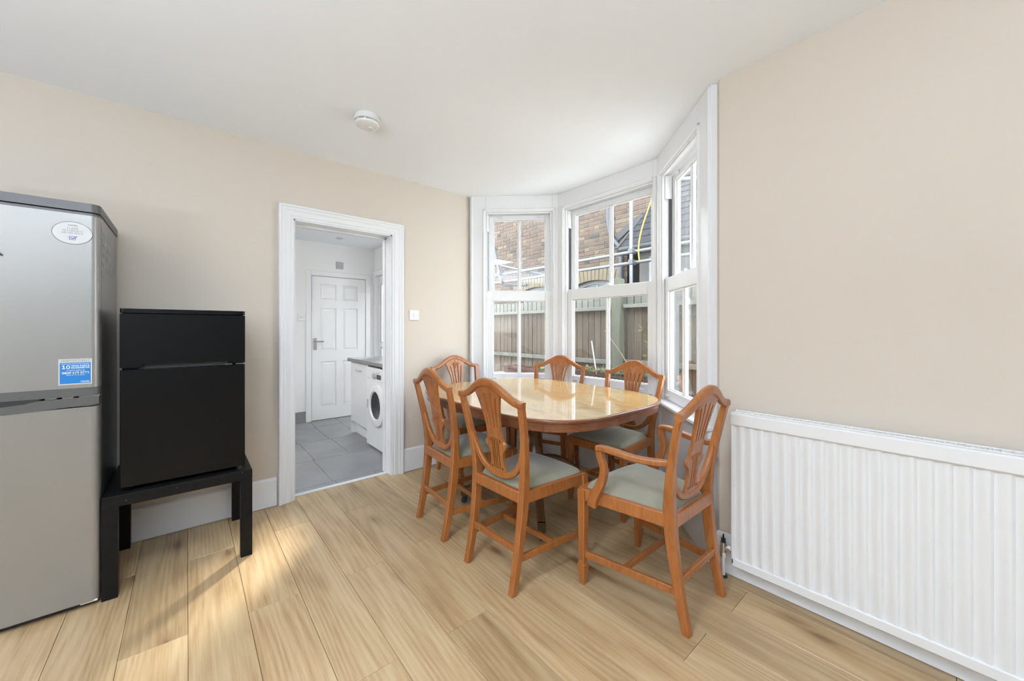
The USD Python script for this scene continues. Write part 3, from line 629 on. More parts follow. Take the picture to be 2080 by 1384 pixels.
for i, (x, y, w_, inten) in enumerate(PANELS):
    lp_ = thing('ceiling_panel_lamp', (x, y, CEIL), label='flush square ceiling lamp above the camera view', cat='lamp')
    _h = w_ / 2
    obj('frame', prism(sbox(-_h - 0.015, -_h - 0.015, _h + 0.015, _h + 0.015).difference(sbox(-_h, -_h, _h, _h)), -0.022, 0.0), 'plastic_white', lp_)
    obj('back_plate', bx(-_h, _h, -_h, _h, -0.004, 0.0), 'plastic_white', lp_)
    L = UsdLux.RectLight.Define(stage, str(lp_.GetPath()) + '/lamp'); L.CreateWidthAttr(w_); L.CreateHeightAttr(w_); L.CreateIntensityAttr(inten); L.CreateColorAttr(Gf.Vec3f(*LAMP_COLOR))
    L.AddTranslateOp().Set(Gf.Vec3d(0, 0, -0.018))
# uplighters behind the camera
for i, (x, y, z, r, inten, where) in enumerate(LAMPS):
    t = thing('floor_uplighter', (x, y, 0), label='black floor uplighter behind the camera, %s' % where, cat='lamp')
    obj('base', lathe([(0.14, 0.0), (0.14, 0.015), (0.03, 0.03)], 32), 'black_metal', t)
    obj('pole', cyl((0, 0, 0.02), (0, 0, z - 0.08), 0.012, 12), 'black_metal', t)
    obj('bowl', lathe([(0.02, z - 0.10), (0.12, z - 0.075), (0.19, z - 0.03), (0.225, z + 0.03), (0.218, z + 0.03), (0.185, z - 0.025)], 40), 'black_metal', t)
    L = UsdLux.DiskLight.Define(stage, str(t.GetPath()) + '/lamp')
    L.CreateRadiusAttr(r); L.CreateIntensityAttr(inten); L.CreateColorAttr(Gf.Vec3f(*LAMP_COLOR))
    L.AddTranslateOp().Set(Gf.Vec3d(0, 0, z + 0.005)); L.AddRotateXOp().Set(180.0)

# ---------------------------------------------------------------- tall fridge freezer
def rounded_plan(x0, x1, y0, y1, r_front, r_back=0.004, n=6):
    P_ = []
    for (cx, cy, r, a) in ((x0 + r_front, y0 + r_front, r_front, 180), (x1 - r_front, y0 + r_front, r_front, 270), (x1 - r_back, y1 - r_back, r_back, 0), (x0 + r_back, y1 - r_back, r_back, 90)):
        for i in range(n + 1):
            t_ = math.radians(a + 90 * i / n); P_.append((cx + r * math.cos(t_), cy + r * math.sin(t_)))
    return Polygon(P_)
fx1, fx0, fy = -0.288, -0.868, 2.400
ff = thing('fridge_freezer', (0, 0, 0), label='tall silver fridge freezer with stickers, cut by the left edge', cat='fridge')
obj('body', bx(fx0 + 0.004, fx1 - 0.002, fy + 0.066, 2.955, 0.03, 1.690, 0.004), 'fridge_side', ff, label='silver-grey side panel')
obj('lid', [prism(rounded_plan(fx0, fx1 + 0.002, fy + 0.006, 2.960, 0.030), 1.688, 1.724), bx(fx0 + 0.02, fx1 - 0.02, fy + 0.03, 2.94, 1.680, 1.690)], 'fridge_grey', ff, label='dark grey top lid')
obj('gasket', [bx(fx0 + 0.012, fx1 - 0.006, fy + 0.056, fy + 0.067, 0.95, 1.670), bx(fx0 + 0.012, fx1 - 0.006, fy + 0.056, fy + 0.067, 0.06, 0.85), bx(fx0 + 0.01, fx1 - 0.012, fy + 0.020, fy + 0.060, 1.678, 1.690)], 'gasket', ff)
for nm, z0, z1 in (('fridge_door', 0.940, 1.678), ('freezer_door', 0.028, 0.858)):
    dr = obj(nm, prism(rounded_plan(fx0, fx1, fy, fy + 0.056, 0.024), z0, z1), 'fridge_silver', ff, smooth=40)
    obj('edge_strip', bx(fx1 - 0.030, fx1 - 0.0, fy + 0.0565, fy + 0.060, z0 + 0.02, z1 - 0.02), 'fridge_grey', dr)
    if nm == 'fridge_door':
        obj('door_trim', prism(rounded_plan(fx0, fx1 + 0.001, fy - 0.002, fy + 0.056, 0.024), 0.906, 0.941), 'fridge_grey', dr, label='grey grip strip')
        obj('top_strip', prism(rounded_plan(fx0, fx1 + 0.0005, fy - 0.0015, fy + 0.056, 0.024), 1.672, 1.681), 'fridge_grey', dr)
    else:
        low = Polygon([(fx0, 0.895), (fx1 - 0.17, 0.893), (fx1 - 0.10, 0.900), (fx1, 0.900), (fx1, 0.869), (-0.40, 0.861), (-0.52, 0.855), (fx0, 0.848)])
        obj('door_trim', upright(low, fy - 0.003, fy + 0.05), 'fridge_grey', dr, label='grey grip strip')
        obj('door_trim', prism(rounded_plan(fx0, fx1 + 0.001, fy - 0.001, fy + 0.056, 0.024), 0.862, 0.899), 'fridge_grey', dr)
        obj('grip_recess', upright(Polygon([(fx0 + 0.1, 0.906), (fx1 - 0.155, 0.905), (fx1 - 0.20, 0.890), (fx1 - 0.27, 0.884), (fx0 + 0.1, 0.884)]), fy - 0.0045, fy + 0.02), 'gasket', dr)
obj('gap_hinge', [bx(fx1 - 0.150 + 0.046 * i, fx1 - 0.118 + 0.046 * i, fy - 0.001, fy + 0.03, 0.8995, 0.9062, 0.001) for i in range(3)] + [bx(fx1 - 0.035, fx1 + 0.001, fy + 0.01, fy + 0.05, 0.8995, 0.9062, 0.001)], 'chrome', ff)
obj('plinth', bx(fx0 + 0.02, fx1 - 0.02, fy + 0.03, fy + 0.08, 0.004, 0.030), 'gasket', ff)
for (x, y_) in ((fx0 + 0.05, fy + 0.1), (fx1 - 0.05, fy + 0.1), (fx0 + 0.05, 2.9), (fx1 - 0.05, 2.9)):
    obj('foot', cyl((x, y_, 0.0), (x, y_, 0.034), 0.018), 'gasket', ff)
obj('corner_bracket', [bx(fx1 - 0.055, fx1 - 0.004, fy + 0.002, fy + 0.05, 0.020, 0.028, 0.002)], 'fridge_edge', ff)
# rows of small clear letter-like marks near the top of the side panel
mk = []
for r_, (n_, z_) in enumerate(((5, 1.645), (6, 1.595), (8, 1.545), (7, 1.495), (2, 1.450))):
    for i in range(n_):
        yy = fy + 0.085 + i * 0.052 + 0.008 * math.sin(3.1 * i + r_); h_ = 0.030 + 0.006 * math.cos(i * 2.3 + r_)
        zz = z_ - 0.010 * i * 0.35
        mk.append(bx(fx1 - 0.003, fx1 - 0.0005, yy, yy + 0.005, zz - h_, zz, 0.0008))
        if (i + r_) % 2: mk.append(bx(fx1 - 0.003, fx1 - 0.0005, yy, yy + 0.020, zz - h_, zz - h_ + 0.005, 0.0008))
        else: mk.append(rot(bx(fx1 - 0.003, fx1 - 0.0005, yy, yy + 0.024, zz - 0.018, zz - 0.013, 0.0008), -0.7, (1, 0, 0), (fx1, yy, zz - 0.015)))
obj('clear_marks', mk, 'mark_clear', ff, label='rows of small clear raised marks', kind='stuff')
# stickers and magnet on the door
so = thing('oval_sticker', (-0.363, fy - 0.0004, 1.590), label='oval white sticker with a ticked box near the top of the silver door', cat='sticker')
ov = affinity.scale(Point(0, 0).buffer(1, 48), 0.0555, 0.0455)
obj('backing', upright(ov, -0.0006, 0.0), 'sticker_white', so)
obj('rim', upright(ov.buffer(0.0016).difference(ov.buffer(-0.0002)), -0.0008, 0.0), 'fridge_grey', so)
obj('print', [text('Candy', 0.0075, 0.0, 0.0285, -0.0006, True, width=0.026), text('FLAME', 0.0070, 0.0, 0.0150, -0.0006), text('RETARDANT', 0.0070, 0.0, 0.0055, -0.0006), text('METAL BACK', 0.0070, 0.0, -0.0040, -0.0006)], 'ink_grey', so)
tick = LineString([(-0.004, -0.0205), (0.0005, -0.0245), (0.0115, -0.0140)]).buffer(0.0013)
boxo = sbox(-0.0095, -0.0285, 0.0085, -0.0145); boxo = boxo.difference(boxo.buffer(-0.0016))
obj('tick_box', upright(unary_union([tick, boxo]), -0.0012, -0.0006), 'ink_navy', so)
sb = thing('guarantee_sticker', (-0.355, fy - 0.0004, 1.010), label='square blue and white guarantee sticker on the silver door', cat='sticker')
obj('backing', upright(sbox(-0.047, -0.054, 0.047, 0.054), -0.0006, 0.0), 'sticker_white', sb)
obj('blue_field', upright(sbox(-0.043, -0.049, 0.043, 0.038), -0.0010, -0.0006), 'sticker_blue', sb)
obj('heading', text('IMPORTANT', 0.0090, 0.0, 0.0420, -0.0006, width=0.080), 'ink_grey', sb)
obj('print', [text('REGISTER IN 28 DAYS FOR YOUR FREE', 0.0038, 0.0, 0.0310, -0.0010, width=0.078), text('10', 0.0140, -0.028, 0.0130, -0.0010, True), text('YEAR PARTS', 0.0064, 0.0135, 0.0212, -0.0010, True, width=0.052), text('GUARANTEE', 0.0064, 0.0135, 0.0130, -0.0010, True, width=0.052),
              text('To register please call', 0.0044, 0.0, 0.0040, -0.0010, width=0.052), text('0800 479 0771', 0.0086, 0.0, -0.0085, -0.0010, True, width=0.076), text('Mon to Fri 8 till 8', 0.0040, 0.0, -0.0155, -0.0010, width=0.050),
              text('Candy', 0.0062, 0.027, -0.0450, -0.0010, True)], 'ink_white', sb)
mg = thing('fridge_magnet', (-0.555, fy, 1.483), label='small red-brown magnet at the left edge of the silver door', cat='magnet')
obj('magnet_body', upright(Polygon([(-0.030, 0.016), (-0.002, 0.013), (0.006, 0.002), (0.011, -0.004), (0.006, -0.008), (-0.004, -0.002), (-0.030, -0.006)]), -0.008, 0.0), 'magnet_red', mg)
obj('magnet_tip', upright(Polygon([(0.006, -0.001), (0.013, -0.006), (0.011, -0.012), (0.004, -0.007)]), -0.006, 0.0), 'black_metal', mg)

# ---------------------------------------------------------------- small black side table with the black fridge on it
lt = thing('side_table', (-0.283, 2.412, 0), label='low square black side table carrying the small black fridge', cat='side table')
TS = 0.545
obj('table_top', bx(0, TS, 0, TS, 0.400, 0.450, 0.0025), 'black_table', lt)
for (x, y_) in ((0, 0), (TS - 0.05, 0), (TS - 0.05, TS - 0.05), (0, TS - 0.05)):
    obj('leg', bx(x, x + 0.05, y_, y_ + 0.05, 0.0, 0.400, 0.0015), 'black_table', lt)
for (x, z) in ((0.075, 0.42), (0.245, 0.43), (0.5, 0.44)): obj('scuff', bx(x, x + 0.003, -0.0006, 0.001, z, z + 0.004), 'dry_stem', lt)
bf = thing('small_fridge', (-0.230, 2.440, 0.450), label='small black two-door fridge standing on the low black table', cat='fridge')
W_ = 0.463
obj('body', bx(0.003, W_ - 0.003, 0.052, 0.480, 0.018, 0.815, 0.004), 'black_gloss', bf)
obj('top_panel', prism(rounded_plan(-0.001, W_ + 0.001, 0.006, 0.485, 0.012), 0.812, 0.832), 'black_gloss', bf)
obj('fridge_door', prism(rounded_plan(0, W_, 0, 0.050, 0.006), 0.022, 0.552), 'black_gloss', bf)
gp = sbox(0, 0.562, W_, 0.808).difference(Polygon([(0.066, 0.555), (0.075, 0.576), (0.385, 0.576), (0.394, 0.555)]))
obj('freezer_door', upright(gp, 0.0, 0.050), 'black_gloss', bf, smooth=False)
obj('grip_recess', upright(Polygon([(0.060, 0.553), (0.076, 0.578), (0.386, 0.578), (0.400, 0.553)]), 0.020, 0.051), 'gasket', bf)
obj('hinge', [bx(W_ - 0.085, W_ - 0.052, 0.010, 0.03, 0.5535, 0.5600, 0.001), bx(W_ - 0.040, W_ - 0.004, 0.010, 0.03, 0.5535, 0.5600, 0.001)], 'chrome', bf)
for (x, y_) in ((0.03, 0.08), (W_ - 0.022, 0.030), (0.03, 0.44), (W_ - 0.03, 0.44)):
    obj('foot', cyl((x, y_, 0.0), (x, y_, 0.024), 0.012), 'gasket', bf)

# ---------------------------------------------------------------- dining table
TX, TY, TH = 1.820, 1.890, 0.750
tb = thing('dining_table', (TX, TY, 0), label='polished golden wood pedestal dining table with rounded corners', cat='table')
def outline(inset, n=160, a=0.595, b=0.757, e=3.7):
    t = np.linspace(0, 2 * np.pi, n, endpoint=False); c, s = np.cos(t), np.sin(t)
    return np.c_[np.sign(c) * np.abs(c) ** (2 / e) * (a - inset), np.sign(s) * np.abs(s) ** (2 / e) * (b - inset)]
def loft(rows, cap=True):
    n = len(outline(0)); V, F = [], []
    for ins, z in rows: V.append(np.c_[outline(ins), np.full(n, z)])
    V = np.vstack(V)
    for i in range(len(rows) - 1):
        for j in range(n):
            a, b, c_, d = i * n + j, i * n + (j + 1) % n, (i + 1) * n + (j + 1) % n, (i + 1) * n + j
            F += [(a, b, c_), (a, c_, d)]
    k = len(V); V = np.vstack([V, [[0, 0, rows[0][1]], [0, 0, rows[-1][1]]]]); m = (len(rows) - 1) * n
    for j in range(n): F += [(k, (j + 1) % n, j), (k + 1, m + j, m + (j + 1) % n)]
    t = trimesh.Trimesh(V, F, process=False); t.fix_normals(); return t
obj('table_top', loft([(0.06, 0.735), (0.0125, 0.735), (0.0122, 0.7490), (0.0130, 0.7500), (0.05, 0.7500), (0.25, 0.75)]), 'table_top_wood', tb, smooth=40)
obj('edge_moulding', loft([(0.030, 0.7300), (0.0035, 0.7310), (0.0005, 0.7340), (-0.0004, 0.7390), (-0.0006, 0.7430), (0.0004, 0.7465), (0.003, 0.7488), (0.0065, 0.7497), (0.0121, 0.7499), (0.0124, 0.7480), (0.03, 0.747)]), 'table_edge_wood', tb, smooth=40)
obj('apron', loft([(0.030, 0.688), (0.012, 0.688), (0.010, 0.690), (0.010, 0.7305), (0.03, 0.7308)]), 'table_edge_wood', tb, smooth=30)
obj('pedestal', lathe([(0.066, 0.690), (0.068, 0.680), (0.062, 0.668), (0.064, 0.650), (0.058, 0.622), (0.044, 0.596), (0.034, 0.586), (0.033, 0.578), (0.040, 0.573), (0.043, 0.565), (0.040, 0.557), (0.035, 0.553), (0.042, 0.546), (0.050, 0.538), (0.052, 0.528), (0.047, 0.520), (0.044, 0.515),
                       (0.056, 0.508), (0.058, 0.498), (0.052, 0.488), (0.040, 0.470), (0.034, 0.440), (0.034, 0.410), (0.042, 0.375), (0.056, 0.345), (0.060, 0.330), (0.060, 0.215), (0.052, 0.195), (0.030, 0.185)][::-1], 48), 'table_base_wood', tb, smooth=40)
for k in range(4):
    an = math.radians(51 + 90 * k); ca, sa_ = math.cos(an), math.sin(an)
    rz_ = spline([(0.045, 0.270), (0.13, 0.280), (0.23, 0.245), (0.33, 0.165), (0.41, 0.105), (0.478, 0.085)], 28)
    pth = np.c_[rz_[:, 0] * ca, rz_[:, 0] * sa_, rz_[:, 1]]
    upv = np.gradient(rz_, axis=0); upv = np.c_[-upv[:, 1] * ca, -upv[:, 1] * sa_, upv[:, 0]]
    lg = obj('pedestal_leg', sweep(pth, np.linspace(0.027, 0.0220, 28), np.linspace(0.042, 0.020, 28), upv, 0.18), 'table_base_wood', tb)
    rd_ = np.array([-sa_, ca, 0])
    obj('reeding', [sweep(pth[4:] + rd_ * o + upv[4:] / np.linalg.norm(upv[4:], axis=1, keepdims=True) * np.linspace(0.039, 0.0200, 28)[4:, None], 0.0032, 0.003, upv[4:], 0.4) for o in (-0.0125, 0.0, 0.0125)], 'table_base_wood', lg)
    toe = bx(0.452, 0.502, -0.0225, 0.0225, 0.050, 0.104, 0.003)
    key = []
    for (y0, y1, z0, z1) in ((-0.014, 0.014, 0.092, 0.095), (-0.014, 0.014, 0.060, 0.063), (-0.014, -0.011, 0.060, 0.095), (0.011, 0.014, 0.060, 0.095), (-0.006, 0.008, 0.083, 0.086), (-0.006, -0.003, 0.070, 0.086), (-0.006, 0.008, 0.070, 0.073)):
        key.append(bx(0.5018, 0.5035, y0, y1, z0, z1))
    obj('brass_toe', rot(trimesh.util.concatenate([toe] + key), an), 'brass', lg, label='square brass toe cap with a key pattern')
    obj('caster', rot(trimesh.util.concatenate([cyl((0.482, -0.011, 0.020), (0.482, 0.011, 0.020), 0.020, 20), bx(0.470, 0.492, -0.015, -0.011, 0.015, 0.054), bx(0.470, 0.492, 0.011, 0.015, 0.015, 0.054)]), an), 'black_metal', lg)

# ---------------------------------------------------------------- shield-back chairs; local frame: x right, y forward (the way the sitter faces), z up
def yb(z): return np.interp(z, [0, 0.10, 0.20, 0.32, 0.42, 0.47, 0.55, 0.65, 0.76, 0.865, 0.95], [0.0, 0.022, 0.040, 0.057, 0.066, 0.067, 0.061, 0.047, 0.025, 0.0, -0.022])
def xst(z): return np.interp(z, [0, 0.2, 0.40, 0.47, 0.55, 0.65, 0.76, 0.865], [0.168, 0.168, 0.172, 0.175, 0.184, 0.199, 0.213, 0.2215])
CW, CZ, CHH = 0.237, 0.868, 0.085
def crest_z(x): return CZ + CHH * (0.5 + 0.5 * np.cos(np.pi * np.clip(np.asarray(x) / CW, -1, 1))) ** 1.15
def splat_mesh():
    zk = [0.484, 0.494, 0.505, 0.520, 0.540, 0.565, 0.590, 0.606, 0.617, 0.627, 0.640, 0.648, 0.656, 0.672, 0.690, 0.712, 0.750, 0.790, 0.830, 0.860, 0.880, 0.900]
    wk = [0.058, 0.061, 0.059, 0.052, 0.0465, 0.0445, 0.049, 0.057, 0.070, 0.0735, 0.071, 0.062, 0.0585, 0.0565, 0.0545, 0.0525, 0.0555, 0.063, 0.073, 0.083, 0.091, 0.101]
    zz = np.linspace(zk[0], zk[-1], 110)
    from scipy.interpolate import PchipInterpolator
    ww = PchipInterpolator(zk, wk)(zz); W = PchipInterpolator(zk, wk)
    xs = np.linspace(ww[-1], -ww[-1], 26)
    top = np.c_[xs, crest_z(xs) - 0.018]
    poly = Polygon(np.vstack([np.c_[ww, zz], top, np.c_[-ww[::-1], zz[::-1]]])).buffer(0)
    cuts = []
    for f, z1, w1 in ((-0.66, 0.868, 0.0058), (-0.24, 0.884, 0.0055), (0.24, 0.884, 0.0055), (0.66, 0.868, 0.0058)):   # upper fan slots
        zs = np.linspace(0.716, z1, 26); xc = f * W(zs)
        hw = 0.0036 + (w1 - 0.0036) * np.sin(np.clip((zs - 0.716) / (z1 - 0.716), 0, 1) * np.pi * 0.62)
        hw[-1] = 0.001; hw[0] = 0.0022
        cuts.append(Polygon(np.vstack([np.c_[xc + hw, zs], np.c_[xc - hw, zs][::-1]])))
    for x0 in (-0.0215, -0.0072, 0.0072, 0.0215):                                   # lower strings
        zs = np.linspace(0.508, 0.661, 16); k = 0.90 + 0.22 * ((zs - 0.58) / 0.08) ** 2 * 0.5
        cuts.append(Polygon(np.vstack([np.c_[x0 * k + 0.0033, zs], np.c_[x0 * k - 0.0033, zs][::-1]])))
    for x0, za, zb_ in ((-0.036, 0.640, 0.657), (0.036, 0.640, 0.657), (-0.038, 0.508, 0.519), (0.038, 0.508, 0.519)):
        cuts.append(sbox(x0 - 0.0035, za, x0 + 0.0035, zb_).buffer(0.001))
    for c_ in cuts: poly = poly.difference(c_)
    if poly.geom_type != 'Polygon': poly = max(poly.geoms, key=lambda g: g.area)
    m = upright(poly, -0.0065, 0.0065)
    v = m.vertices.copy(); v[:, 1] += yb(v[:, 2]) - 0.001; m.vertices = v
    return m
def sprig():
    """carved leaf fan on the front of the splat top"""
    out = []
    for a in (-0.95, -0.5, 0.0, 0.5, 0.95):
        L = 0.075 - 0.018 * abs(a)
        p = np.array([[L * t * math.sin(a * (0.35 + 0.65 * t)), 0.0, 0.845 + L * t * math.cos(a * t * 0.9)] for t in np.linspace(0, 1, 10)])
        p[:, 1] = yb(p[:, 2]) + 0.0065
        out.append(tube(p, np.interp(np.linspace(0, 1, 10), [0, 0.6, 1], [0.0022, 0.0048, 0.0012]), 6))
    return out
def cushion(hb, hf, yb0, yf):
    n = 25
    V, F = [], []
    for i in range(n):
        for j in range(n):
            a, b = 2 * i / (n - 1) - 1, 2 * j / (n - 1) - 1
            # squircle mapping keeps the corners soft
            x_, y_ = a * math.sqrt(1 - 0.10 * b * b), b * math.sqrt(1 - 0.10 * a * a)
            t = (y_ + 1) / 2; hw = hb + (hf - hb) * t
            bow = 0.014 * (1 - x_ * x_) * max(0.0, y_)
            e = max(abs(a), abs(b))
            z = 0.438 + 0.050 * (max(0.0, 1 - e ** 5)) ** 0.42 * (0.80 + 0.20 * (1 - a * a) * (1 - b * b))
            V.append((x_ * hw, yb0 + (yf - yb0) * t + bow, z))
    for i in range(n - 1):
        for j in range(n - 1):
            p, q, r_, s_ = i * n + j, (i + 1) * n + j, (i + 1) * n + j + 1, i * n + j + 1
            F += [(p, q, r_), (p, r_, s_)]
    m = trimesh.Trimesh(V, F, process=False)
    rim = [i * n for i in range(n)] + [(n - 1) * n + j for j in range(1, n)] + [i * n + n - 1 for i in range(n - 2, -1, -1)] + [j for j in range(n - 2, 0, -1)]
    k = len(V); V2 = np.vstack([m.vertices, m.vertices[rim] * [1, 1, 0] + [0, 0, 0.425], [[0, 0.27, 0.425]]]); nr_ = len(rim); F2 = list(F)
    for i in range(nr_):
        a, b = rim[i], rim[(i + 1) % nr_]; c_, d = k + i, k + (i + 1) % nr_
        F2 += [(a, c_, d), (a, d, b), (c_, k + nr_, d)]
    m = trimesh.Trimesh(V2, F2, process=False); m.fix_normals(); return m
def make_chair(name, arms, loc, rz, **kw):
    t = thing(name, loc, rz, **kw)
    hf = 0.236 if arms else 0.212           # front leg centre
    rf = hf + 0.018                         # outer face of the front
    yf = 0.455
    obj('seat', cushion(0.158, rf - 0.012, 0.070, 0.462), 'fabric_green', t, smooth=60, label='grey-green velvet drop-in seat')
    zz = np.linspace(0, 0.868, 40)
    for s in (-1, 1):                       # rear leg and upright in one sweep
        p = np.c_[s * xst(zz), yb(zz), zz]
        wa = np.interp(zz, [0, 0.2, 0.42, 0.6, 0.868], [0.0155, 0.0170, 0.0185, 0.0165, 0.0155])
        wbk = np.interp(zz, [0, 0.2, 0.42, 0.6, 0.868], [0.0160, 0.0190, 0.0235, 0.0170, 0.0125])
        obj('leg', sweep(p, wa, wbk, (0, 1, 0), 0.22), 'chair_wood', t)
    for s in (-1, 1):                       # square tapered front leg with spade foot
        zf = np.array([0.0, 0.010, 0.085, 0.094, 0.097, 0.105, 0.25, 0.388, 0.440])
        w = np.array([0.0125, 0.0135, 0.0195, 0.0200, 0.0165, 0.0150, 0.0175, 0.0200, 0.0205])
        lg = sweep(np.c_[np.full(9, s * hf), np.full(9, yf), zf], w, w, (0, 1, 0), 0.14)
        fl_ = [bx(s * hf + o - 0.0018, s * hf + o + 0.0018, yf + 0.0150, yf + 0.0188, 0.115, 0.385, 0.001) for o in (-0.007, 0.0, 0.007)]
        fl_ += [bx(min(s * hf + s * 0.0150, s * hf + s * 0.0188), max(s * hf + s * 0.0150, s * hf + s * 0.0188), yf + o - 0.0018, yf + o + 0.0018, 0.115, 0.385, 0.001) for o in (-0.007, 0.0, 0.007)]
        obj('leg', [lg] + fl_, 'chair_wood', t)
    obj('seat_rail', bx(-0.165, 0.165, 0.040, 0.068, 0.394, 0.448, 0.004), 'chair_wood', t)
    xs = np.linspace(-hf, hf, 17)
    obj('seat_rail', sweep(np.c_[xs, yf + 0.006 + 0.012 * (1 - (xs / hf) ** 2), np.full(17, 0.420)], 0.014, 0.026, (0, 0, 1), 0.15), 'chair_wood', t)
    for s in (-1, 1):
        obj('seat_rail', sweep(np.array([[s * 0.172, 0.055, 0.420], [s * (0.172 + hf) / 2, 0.255, 0.420], [s * hf, yf, 0.420]]), 0.0135, 0.027, (0, 0, 1), 0.15), 'chair_wood', t)
    # stretchers
    zst = 0.142
    for s in (-1, 1):
        obj('stretcher', sweep(np.array([[s * 0.168, 0.026, zst + 0.006], [s * (0.168 + hf) / 2, 0.24, zst + 0.003], [s * hf, yf, zst]]), 0.0085, 0.0155, (0, 0, 1), 0.2), 'chair_wood', t)
    xm = (0.168 + hf) / 2 + 0.004
    obj('stretcher', sweep(np.array([[-xm, 0.262, zst], [0, 0.262, zst], [xm, 0.262, zst]]), 0.0085, 0.0140, (0, 0, 1), 0.2), 'chair_wood', t)
    obj('stretcher', sweep(np.array([[-0.166, 0.033, 0.188], [0, 0.033, 0.188], [0.166, 0.033, 0.188]]), 0.0085, 0.0150, (0, 0, 1), 0.2), 'chair_wood', t)
    # crest rail
    xs = np.linspace(-CW, CW, 61); zc = crest_z(xs) - 0.0155
    p = np.c_[xs, yb(zc) - 0.001, zc]
    up = np.gradient(p, axis=0); up = np.c_[-up[:, 2], np.zeros(61), up[:, 0]]
    hh = np.interp(np.abs(xs), [0, 0.12, 0.20, CW], [0.0195, 0.0170, 0.0150, 0.0155])
    mould = sweep(p + np.array([0, 0.0115, 0.0]) + up / np.linalg.norm(up, axis=1, keepdims=True) * 0.011, 0.0035, 0.0042, up, 0.4)
    obj('crest_rail', [sweep(p, 0.0135, hh, up, 0.45), mould], 'chair_wood', t, smooth=50)
    # lower shield hoop running between the uprights
    half = [(0.188, 0.655), (0.180, 0.620), (0.165, 0.580), (0.140, 0.540), (0.105, 0.507), (0.060, 0.487), (0.0, 0.479)]
    pts = spline([(-x, z, 0) for x, z in half] + [(x, z, 0) for x, z in half[-2::-1]], 61)
    p = np.c_[pts[:, 0], yb(pts[:, 1]), pts[:, 1]]
    up = np.gradient(p, axis=0); up = np.c_[-up[:, 2], np.zeros(61), up[:, 0]]
    mould = sweep(p + np.array([0, 0.0105, 0]) + up / np.linalg.norm(up, axis=1, keepdims=True) * 0.008, 0.003, 0.0035, up, 0.4)
    obj('shield_hoop', [sweep(p, 0.0120, 0.0145, up, 0.45), mould], 'chair_wood', t, smooth=50)
    sp_ = obj('splat', splat_mesh(), 'chair_wood', t, smooth=30)
    obj('carved_leaf', sprig(), 'chair_wood', sp_)
    if arms:
        for s in (-1, 1):
            ap = spline([(s * 0.199, 0.045, 0.662), (s * 0.222, 0.110, 0.655), (s * 0.250, 0.200, 0.658), (s * 0.268, 0.290, 0.669), (s * 0.270, 0.345, 0.667)], 26)
            obj('arm', sweep(ap, np.interp(np.arange(26), [0, 12, 25], [0.0130, 0.0165, 0.0215]), np.interp(np.arange(26), [0, 20, 25], [0.0135, 0.0115, 0.0110]), (0, 0, 1), 0.35), 'chair_wood', t, smooth=50)
            spv = spline([(s * 0.266, 0.335, 0.667), (s * 0.266, 0.336, 0.635), (s * 0.262, 0.322, 0.590), (s * 0.256, 0.330, 0.530), (s * 0.252, 0.360, 0.470), (s * 0.249, 0.385, 0.425), (s * 0.247, 0.395, 0.385)], 30)
            obj('arm_support', sweep(spv, np.interp(np.arange(30), [0, 10, 29], [0.0175, 0.0165, 0.0230]), np.full(30, 0.0125), (s, 0, 0), 0.25), 'chair_wood', t, smooth=50)
    return t
def face(deg): return deg - 90.0            # local +y points at heading deg
G1, G2 = 'shield-back side chairs round the table', 'shield-back armchairs at the two ends of the table'
chair = make_chair('dining_chair', False, (1.096, 1.454, 0), face(2.0), label='nearest shield-back side chair with its pierced back to the camera, left of the open armchair', cat='chair', group=G1)
copy_of(chair, (1.105, 2.036, 0), face(-3.0), label='side chair on the doorway side of the table, behind the nearest side chair', cat='chair', group=G1)
copy_of(chair, (2.490, 2.270, 0), face(-159.0), label='side chair in the bay corner between left and middle windows, mostly hidden by the tabletop', cat='chair', group=G1)
copy_of(chair, (2.500, 1.545, 0), face(180.0), label='side chair before the middle bay window, its whole green seat in view', cat='chair', group=G1)
armchair = make_chair('armchair', True, (1.645, 0.680, 0), face(90.0), label='shield-back armchair at the near end of the table, beside the radiator', cat='chair', group=G2)
copy_of(armchair, (1.790, 2.860, 0), face(-90.0), label='shield-back armchair at the far end of the table against the beige wall', cat='chair', group=G2)

